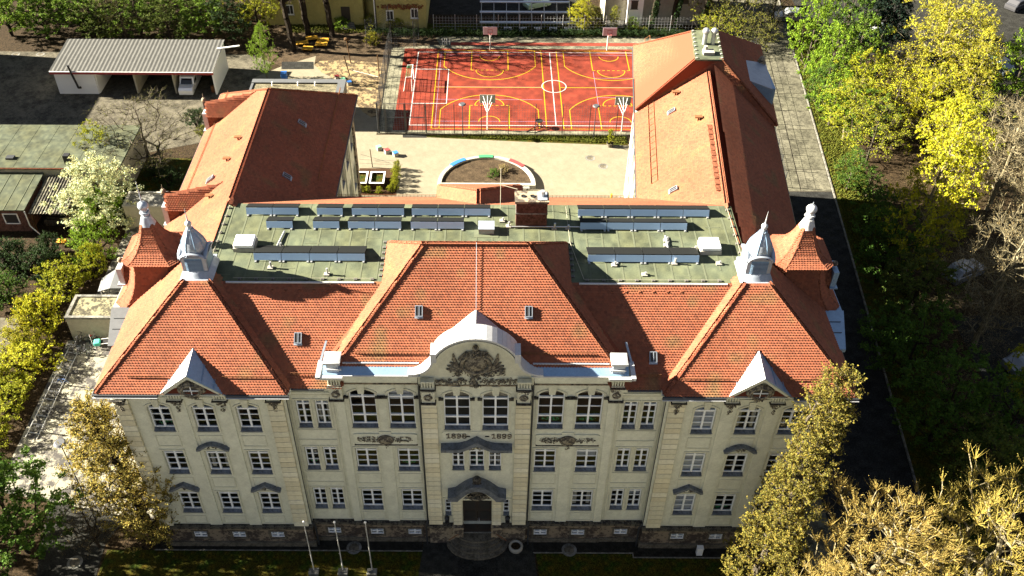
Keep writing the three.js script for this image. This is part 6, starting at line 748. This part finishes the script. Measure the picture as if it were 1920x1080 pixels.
[[-38, 6.5, 13, 3.6, 'tree standing in front of the school, off the bottom corner'], [-36.5, 11.5, 13, 3.8, 'second tree in front of the school, off the bottom corner'], [-45, .2, 17, 4.2, 'street tree beside the driveway mouth, off the bottom corner']].forEach(([x, z, h, r, l], i) => plant(i % 2 ? 'broadB' : 'broad', LM.green, B, x, z, h, r, l, 'street trees off the front corner', undefined, 'street_tree'));
// hedge along the bicycle yard
[[-38.9, -16.8, 2.3, 3.0, 'yellow', 'bright yellow flowering shrub beside the middle of the bike rack'], [-39.0, -12.6, 2.2, 2.7, 'lemon', 'yellow-green shrub beside the far end of the bike rack'], [-39.2, -9.2, 2.1, 2.4, 'lemon', 'olive-yellow shrub where hedge meets the dark tree'], [-39.2, -21.8, 3.6, 2.5, 'yellow', 'tall yellow flowering shrub next to the cream annex'], [-40.2, -19.3, 2.8, 2.0, 'gold', 'gold shrub at the street side of the hedge'], [-38.8, -26.3, 3.4, 2.8, 'lemon', 'yellow-green shrub behind the faceted canopy'], [-37.8, -31.4, 4.2, 2.6, 'spring', 'fresh yellow-green shrub below the white blossom tree'], [-36.7, -29.2, 3.6, 1.5, 'lemon', 'narrow lime-yellow shrub beside the side path'], [-41.0, -14.8, 2.4, 1.9, 'lemon', 'low olive shrub on the street side of the bikes']].forEach(([x, z, h, r, m, l], i) => plant(i % 2 ? 'shrub' : 'shrubB', LM[m], B, x, z, h, r, l, 'flowering shrubs beside the bicycle yard', undefined, 'flowering_shrub', 'shrub'));
[[-41.5, -28.6, 3.4, 2.4, 'deep', 'dark round evergreen bush next to the yellow shrubs'], [-45.0, -29.8, 3.4, 2.3, 'deep', 'dark evergreen bush near the brick outbuilding'], [-44.2, -25.4, 3, 2.2, 'green', 'green leafy bush at the picture edge below the evergreens'], [-42.2, -32, 2.4, 1.5, 'deep', 'small dark bush beside the orange wheelbarrow'], [-37.4, -41, 2.2, 1.8, 'deep', 'dark garden bush behind the white blossom tree'], [-33.2, -43.8, 2, 1.8, 'deep', 'dark garden shrub under the bare tree'], [-35.4, -45.2, 1.8, 1.6, 'deep', 'low dark shrub in the shaded garden'], [-31.6, -52.6, 1.9, 1.3, 'olive', 'scrubby bush by the yard wing eave'], [-33.4, -55.6, 2.2, 1.6, 'deep', 'dark bush beside the small grey box in the yard']].forEach(([x, z, h, r, m, l], i) => plant(i % 2 ? 'shrub' : 'shrubB', LM[m], B, x, z, h, r, l, 'evergreen bushes round the outbuildings', undefined, 'evergreen_bush', 'bush'));
{ const t = plant('blossom', LM.white, B, -38.3, -36.9, 7.6, 3.9, 'tree in white blossom behind the pointed turret', undefined, 1, 'blossom_tree'); const c = new THREE.Mesh(KIND.shrub.crown, LM.spring); c.name = 'young_leaves'; c.scale.set(.95, 1.0, .95); c.position.y = .8; t.add(c); }
plant('airy', LM.lemon, B, -41.3, -46.2, 6.2, 2.1, 'small yellow-green tree above the green flat roof', undefined, 2, 'leafy_tree'); plant('bare', LM.olive, BG, -36.2, -46.6, 8.2, 5.6, 'spreading bare tree in front of the corrugated shed', undefined, 1.2, 'bare_tree');
// woods behind the garages
[[-63.5, -78, 8, 4.2, 'broad', 'spring', 'bright green tree at the left end of the woods above garage yard'], [-58.5, -77.5, 7, 3.6, 'broadB', 'fresh', 'green tree second from the picture edge behind garage yard'], [-54, -78.4, 7.6, 4, 'broad', 'fresh', 'dark green tree behind the end of the corrugated roof'], [-50.5, -76.4, 5.6, 3.2, 'broadB', 'oliveGreen', 'olive green bushy tree above the shed stove pipe'], [-46.2, -78.2, 7.4, 4, 'broadB', 'fresh', 'leafy tree directly behind the middle of the shed'], [-41.8, -76.6, 6.2, 3.6, 'broad', 'oliveGreen', 'olive tree behind the far bays of the shed'], [-37.6, -78, 7, 3.8, 'broadB', 'fresh', 'green tree behind the shed end lamp arm'], [-33.6, -76.8, 6, 3.2, 'broad', 'deep', 'dark tree between shed and bright birch'], [-30.4, -78.6, 9.5, 3.4, 'airy', 'lemon', 'tall yellow-green tree at the end of the woods'], [-66, -84, 9, 5, 'broadB', 'fresh', 'large green tree at the upper picture corner'], [-57, -85, 9, 5, 'broad', 'spring', 'bright crown in the rear rank above garage yard'], [-48, -85, 9, 5, 'broadB', 'spring', 'bright crown in the rear rank behind the shed'], [-39.5, -85, 9, 5, 'broad', 'fresh', 'rear rank tree between shed and yellow house']].forEach(([x, z, h, r, k, m, l]) => plant(k, LM[m], B, x, z, h, r, l, 'woods behind the garage shed', undefined, 'leafy_tree'));
plant('bareB', LM.olive, B, -47.2, -75.4, 8, 2.4, 'thin bare tree standing before the woods behind the shed', undefined, 1, 'bare_tree'); plant('airyB', LM.spring, BP, -27.3, -66.8, 7.6, 1.8, 'bright green drooping birch by the blue bin', undefined, 1, 'birch_tree');
plant('tall', LM.olive, B, -25.2, -74.2, 17, 4.4, 'tall leaning trunk beside the yellow benches', 'tall bare trees by the play corner', 0, 'tall_tree'); plant('tall', LM.olive, B, -23.9, -78.8, 19, 5, 'thick tall trunk in front of the yellow house', 'tall bare trees by the play corner', .4, 'tall_tree'); plant('tall', LM.olive, B, -20.6, -78.2, 18, 4.6, 'tall crooked trunk before the yellow house door', 'tall bare trees by the play corner', .2, 'tall_tree');
plant('tall', LM.oliveGreen, B, 22.5, -80.6, 15, 3.5, 'ivy-clad trunk at the corner of the white house', 'ivy trunks before the white house', 3, 'ivy_tree'); plant('tall', LM.oliveGreen, B, 25.2, -80.2, 15, 3.5, 'leaning ivy trunk in front of the white wall', 'ivy trunks before the white house', 3.4, 'ivy_tree'); plant('tall', LM.oliveGreen, B, 29.4, -80.6, 15, 3.5, 'ivy trunk at the end of the white wall', 'ivy trunks before the white house', 3.1, 'ivy_tree');
for (const [x, z, dx, l] of [[22.5, -80.6, .3, 'dark ivy sleeve on the trunk at the house corner'], [25.2, -80.2, .45, 'dark ivy sleeve on the leaning trunk'], [29.4, -80.6, .3, 'dark ivy sleeve on the last trunk']]) { const g = new Tri(); for (let i = 0; i < 1500; i++) { const y = rr(.2, 6), a = rr(0, 6.28), r = .45 * rr(.6, 1.3) * (1 - y * .06); g.leaf(V3(dx * y / 6 * 2 + Math.cos(a) * r, y, Math.sin(a) * r), .13, .2); } const o = mesh('ivy', g.geo(true), LM.deep); o.position.set(x, 0, z); tag(o, l, 'ivy', 'ivy trunks before the white house'); }
[[12.9, -80.6, 4.6, 2.0, 'airyB', 'yellow', 'yellow-leaved shrub at the end of the steel rack'], [17.4, -80.4, 3.6, .9, 'airyB', 'lemon', 'slim yellow-green shrub beside the beige garage'], [19.9, -80.2, 2.0, 1.0, 'shrub', 'spring', 'bright green shrub below the white porch'], [30.6, -76.4, 4.6, 3.2, 'sparse', 'lemon', 'olive-yellow shrubby tree behind the end pavilion roof'], [34.2, -78, 9, 3.6, 'sparse', 'olive', 'loose olive tree over the road top'], [31.4, -82, 9, 3.6, 'sparse', 'olive', 'olive tree beside the white wall end'], [38, -78.2, 9.5, 3.2, 'bareB', 'olive', 'bare forked tree at the head of the road'], [35.4, -74.4, 5, 2.6, 'sparse', 'olive', 'low scrubby olive tree by the road kerb top'], [-12, -81, 1.6, 1.6, 'shrub', 'lemon', 'low green shrub under the yellow house windows'], [-15.5, -81.2, 1.7, 1.3, 'shrubB', 'lemon', 'bright low shrub at the yellow house corner'], [-14.9, -75.9, 1.8, 1.1, 'shrubB', 'gold', 'yellow-brown shrub at the short fence'], [-19.5, -81.0, 1.4, 1.4, 'shrub', 'spring', 'green shrub beside the yellow house steps'], [14.6, -81, 3.2, 1.6, 'shrub', 'olive', 'dark olive shrub between rack and garage']].forEach(([x, z, h, r, k, m, l]) => plant(k, LM[m], BG, x, z, h, r, l, 'plants along the far boundary', undefined, r < 2 && h < 3 ? 'low_shrub' : 'scrub_tree', r < 2 && h < 3 ? 'shrub' : 'tree'));
// wooded strip beyond the road
[[40.6, -69, 11, 3.2, 'broad', 'spring', 'tall bright green tree at the upper road bend'], [41.4, -63, 9.2, 3.0, 'broadB', 'spring', 'bright green tree below the tall one on the verge'], [39.9, -59.4, 6.2, 2.3, 'broad', 'green', 'darker green tree leaning over the road slabs'], [41.2, -53.6, 7.6, 3.4, 'airy', 'lemon', 'yellow-green tree mid verge'], [42.6, -49.0, 7.4, 3.2, 'sparse', 'lemon', 'thin yellowing tree with pale stems on the verge'], [40.4, -56.5, 6.8, 2.6, 'broadB', 'spring', 'fresh green tree beside the round dark bush'], [38.9, -43.6, 4.9, 1.8, 'broad', 'green', 'small green tree on the sunlit verge end'], [40.6, -42.4, 3.4, 1.7, 'broadB', 'green', 'rounded green bush-like tree at the shadow edge'], [54, -63.5, 12.5, 5.0, 'airy', 'gold', 'large golden birch before the upper parking lot'], [57, -59, 11, 3.0, 'airyB', 'gold', 'slim golden birch beside the blue car'], [49.2, -61, 7.6, 3.8, 'sparse', 'gold', 'thin golden tree between verge and birches'], [46.6, -55, 7.4, 3.6, 'sparse', 'yellow', 'yellow-green thin tree with light stems'], [40.2, -29.4, 19.4, 4.6, 'airyB', 'yellow', 'big bright yellow tree in the middle of the strip'], [48.6, -43.5, 9.4, 3.4, 'airy', 'yellow', 'yellow tree leaning behind the big bright one'], [52.6, -40.2, 12, 4.0, 'bareB', 'tan', 'pale bare tree with tan buds near picture edge'], [56, -46, 10, 3.8, 'bare', 'tan', 'far pale bare tree above the edge parking'], [43.8, -20.4, 13.5, 4.6, 'bareB', 'tan', 'large bare tree with pale forked limbs'], [47.6, -25.5, 12, 4.0, 'bareB', 'tan', 'bare tan tree behind the pale forked one'], [50.6, -72.4, 14, 3.6, 'conifer', 'bluegreen', 'dark conifer beside the white sporty car'], [46, -73, 12, 3.4, 'broad', 'green', 'shaded green tree next to the dark conifer'], [63, -61, 9.5, 3.4, 'broad', 'spring', 'green tree at the picture edge by the lot'], [65, -55, 7.5, 2.6, 'broadB', 'deep', 'dark round evergreen by the edge parking'], [60, -78, 9.6, 2.2, 'airyB', 'gold', 'small golden tree in front of the upper asphalt'], [43.6, -58.4, 8.2, 3.2, 'broadB', 'lemon', 'full lime tree behind the verge row'], [45.2, -65.5, 9, 3.4, 'broad', 'fresh', 'full green tree between bright trees and golden birch'], [50, -54.4, 8.6, 3.6, 'airy', 'yellow', 'yellow tree between thin tree and golden birches'], [52.4, -49, 8.4, 3.6, 'airy', 'lemon', 'lime-yellow tree above the big bright one'], [43.0, -52.6, 6.6, 2.8, 'broadB', 'fresh', 'green tree filling the middle of the verge row'], [58.6, -66.5, 10.4, 3.6, 'airy', 'gold', 'golden birch behind the large one'], [53.5, -33.8, 10, 3.8, 'bareB', 'tan', 'pale bare tree at the picture edge below the first'], [48.8, -13.8, 11, 3.8, 'bare', 'tan', 'bare tree behind the grey car'], [44.6, -33.4, 7.6, 2.6, 'airyB', 'lemon', 'lower yellow-green tree under the bright yellow one']].forEach(([x, z, h, r, k, m, l]) => plant(k, LM[m], k.startsWith('airy') || k.startsWith('bare') ? BP : BG, x, z, h, r, l, 'trees in the strip beyond the road', undefined, k.startsWith('bare') ? 'bare_tree' : k === 'conifer' ? 'conifer_tree' : k.startsWith('airy') ? 'birch_tree' : 'leafy_tree'));
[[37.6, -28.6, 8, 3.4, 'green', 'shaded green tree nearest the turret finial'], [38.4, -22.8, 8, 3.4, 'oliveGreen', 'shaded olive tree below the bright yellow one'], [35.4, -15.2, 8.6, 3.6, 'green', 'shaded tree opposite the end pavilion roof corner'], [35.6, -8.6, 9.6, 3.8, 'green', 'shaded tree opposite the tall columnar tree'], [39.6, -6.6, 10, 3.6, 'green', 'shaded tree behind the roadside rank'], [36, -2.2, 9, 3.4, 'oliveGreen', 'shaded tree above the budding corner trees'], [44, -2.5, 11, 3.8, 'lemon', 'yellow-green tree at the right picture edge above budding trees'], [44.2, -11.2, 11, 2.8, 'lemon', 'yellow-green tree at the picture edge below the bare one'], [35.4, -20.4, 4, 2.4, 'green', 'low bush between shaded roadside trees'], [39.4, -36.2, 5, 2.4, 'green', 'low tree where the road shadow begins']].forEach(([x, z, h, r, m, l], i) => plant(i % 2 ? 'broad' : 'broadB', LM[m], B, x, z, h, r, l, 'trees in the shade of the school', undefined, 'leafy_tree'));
// small planting
[[-13.0, -42.8, 'leafy herb clump by the yard wing wall'], [-12.3, -42.7, 'second herb clump along the gravel garden'], [-11.0, -42.6, 'herb clump in front of the raised bed'], [-9.9, -42.9, 'herb clump at the gravel garden corner'], [1.2, -45.6, 'dark green plant in the middle of the half-round planter'], [2.2, -46.4, 'dry grassy plant in the half-round planter']].forEach(([x, z, l], i) => plant('shrub', i < 4 ? LM.lemon : i === 4 ? LM.green : LM.tan, B, x, z, i < 4 ? .8 : 1.0, i < 4 ? .45 : .8, l, 'small plants in the schoolyard', undefined, 'garden_plant', 'plant'));
for (let i = 0; i < 5; i++) plant('shrubB', LM.lemon, B, -9.45 + rr(-.1, .1), -46.9 + i * .95, 1.3, .5, `${ord[i]} slim hedge plant from the trellis along the gravel garden`, 'slim hedge plants at the gravel garden', undefined, 'hedge_plant', 'plant');
plant('shrub', LM.lemon, B, 14.3, -51.8, 1.9, .45, 'small upright shrub growing in the dark tub', undefined, 1, 'tub_shrub', 'shrub').position.y = .4;
{ const im = new THREE.InstancedMesh(KIND.shrub.crown, LM.deep, 34); const d = new THREE.Object3D(); for (let i = 0; i < 34; i++) { d.position.set(-14.5 + i * 1.24, -.15, -78.75 + rr(-.1, .1)); d.rotation.y = rr(0, 6); d.scale.set(.42, .3, .3); d.updateMatrix(); im.setMatrixAt(i, d.matrix); } im.name = 'low_hedge'; im.userData = { kind: 'stuff', label: 'low dark hedge along the far side of the running track', category: 'hedge' }; scene.add(im); }
{ // scrub and fallen leaves under the trees beyond the road
  const im = new THREE.InstancedMesh(KIND.bare.crown, LM.tan, 46); const d = new THREE.Object3D(); for (let i = 0; i < 46; i++) { const z = rr(-76, -4); d.position.set(rx(rr(42, 52), z), -.3, z); d.rotation.y = rr(0, 6); d.scale.set(.5, .22, .5); d.updateMatrix(); im.setMatrixAt(i, d.matrix); } im.name = 'undergrowth'; im.userData = { kind: 'stuff', label: 'thin brown undergrowth below the trees beyond the road', category: 'undergrowth' }; scene.add(im); }
renderer.render(scene, camera);
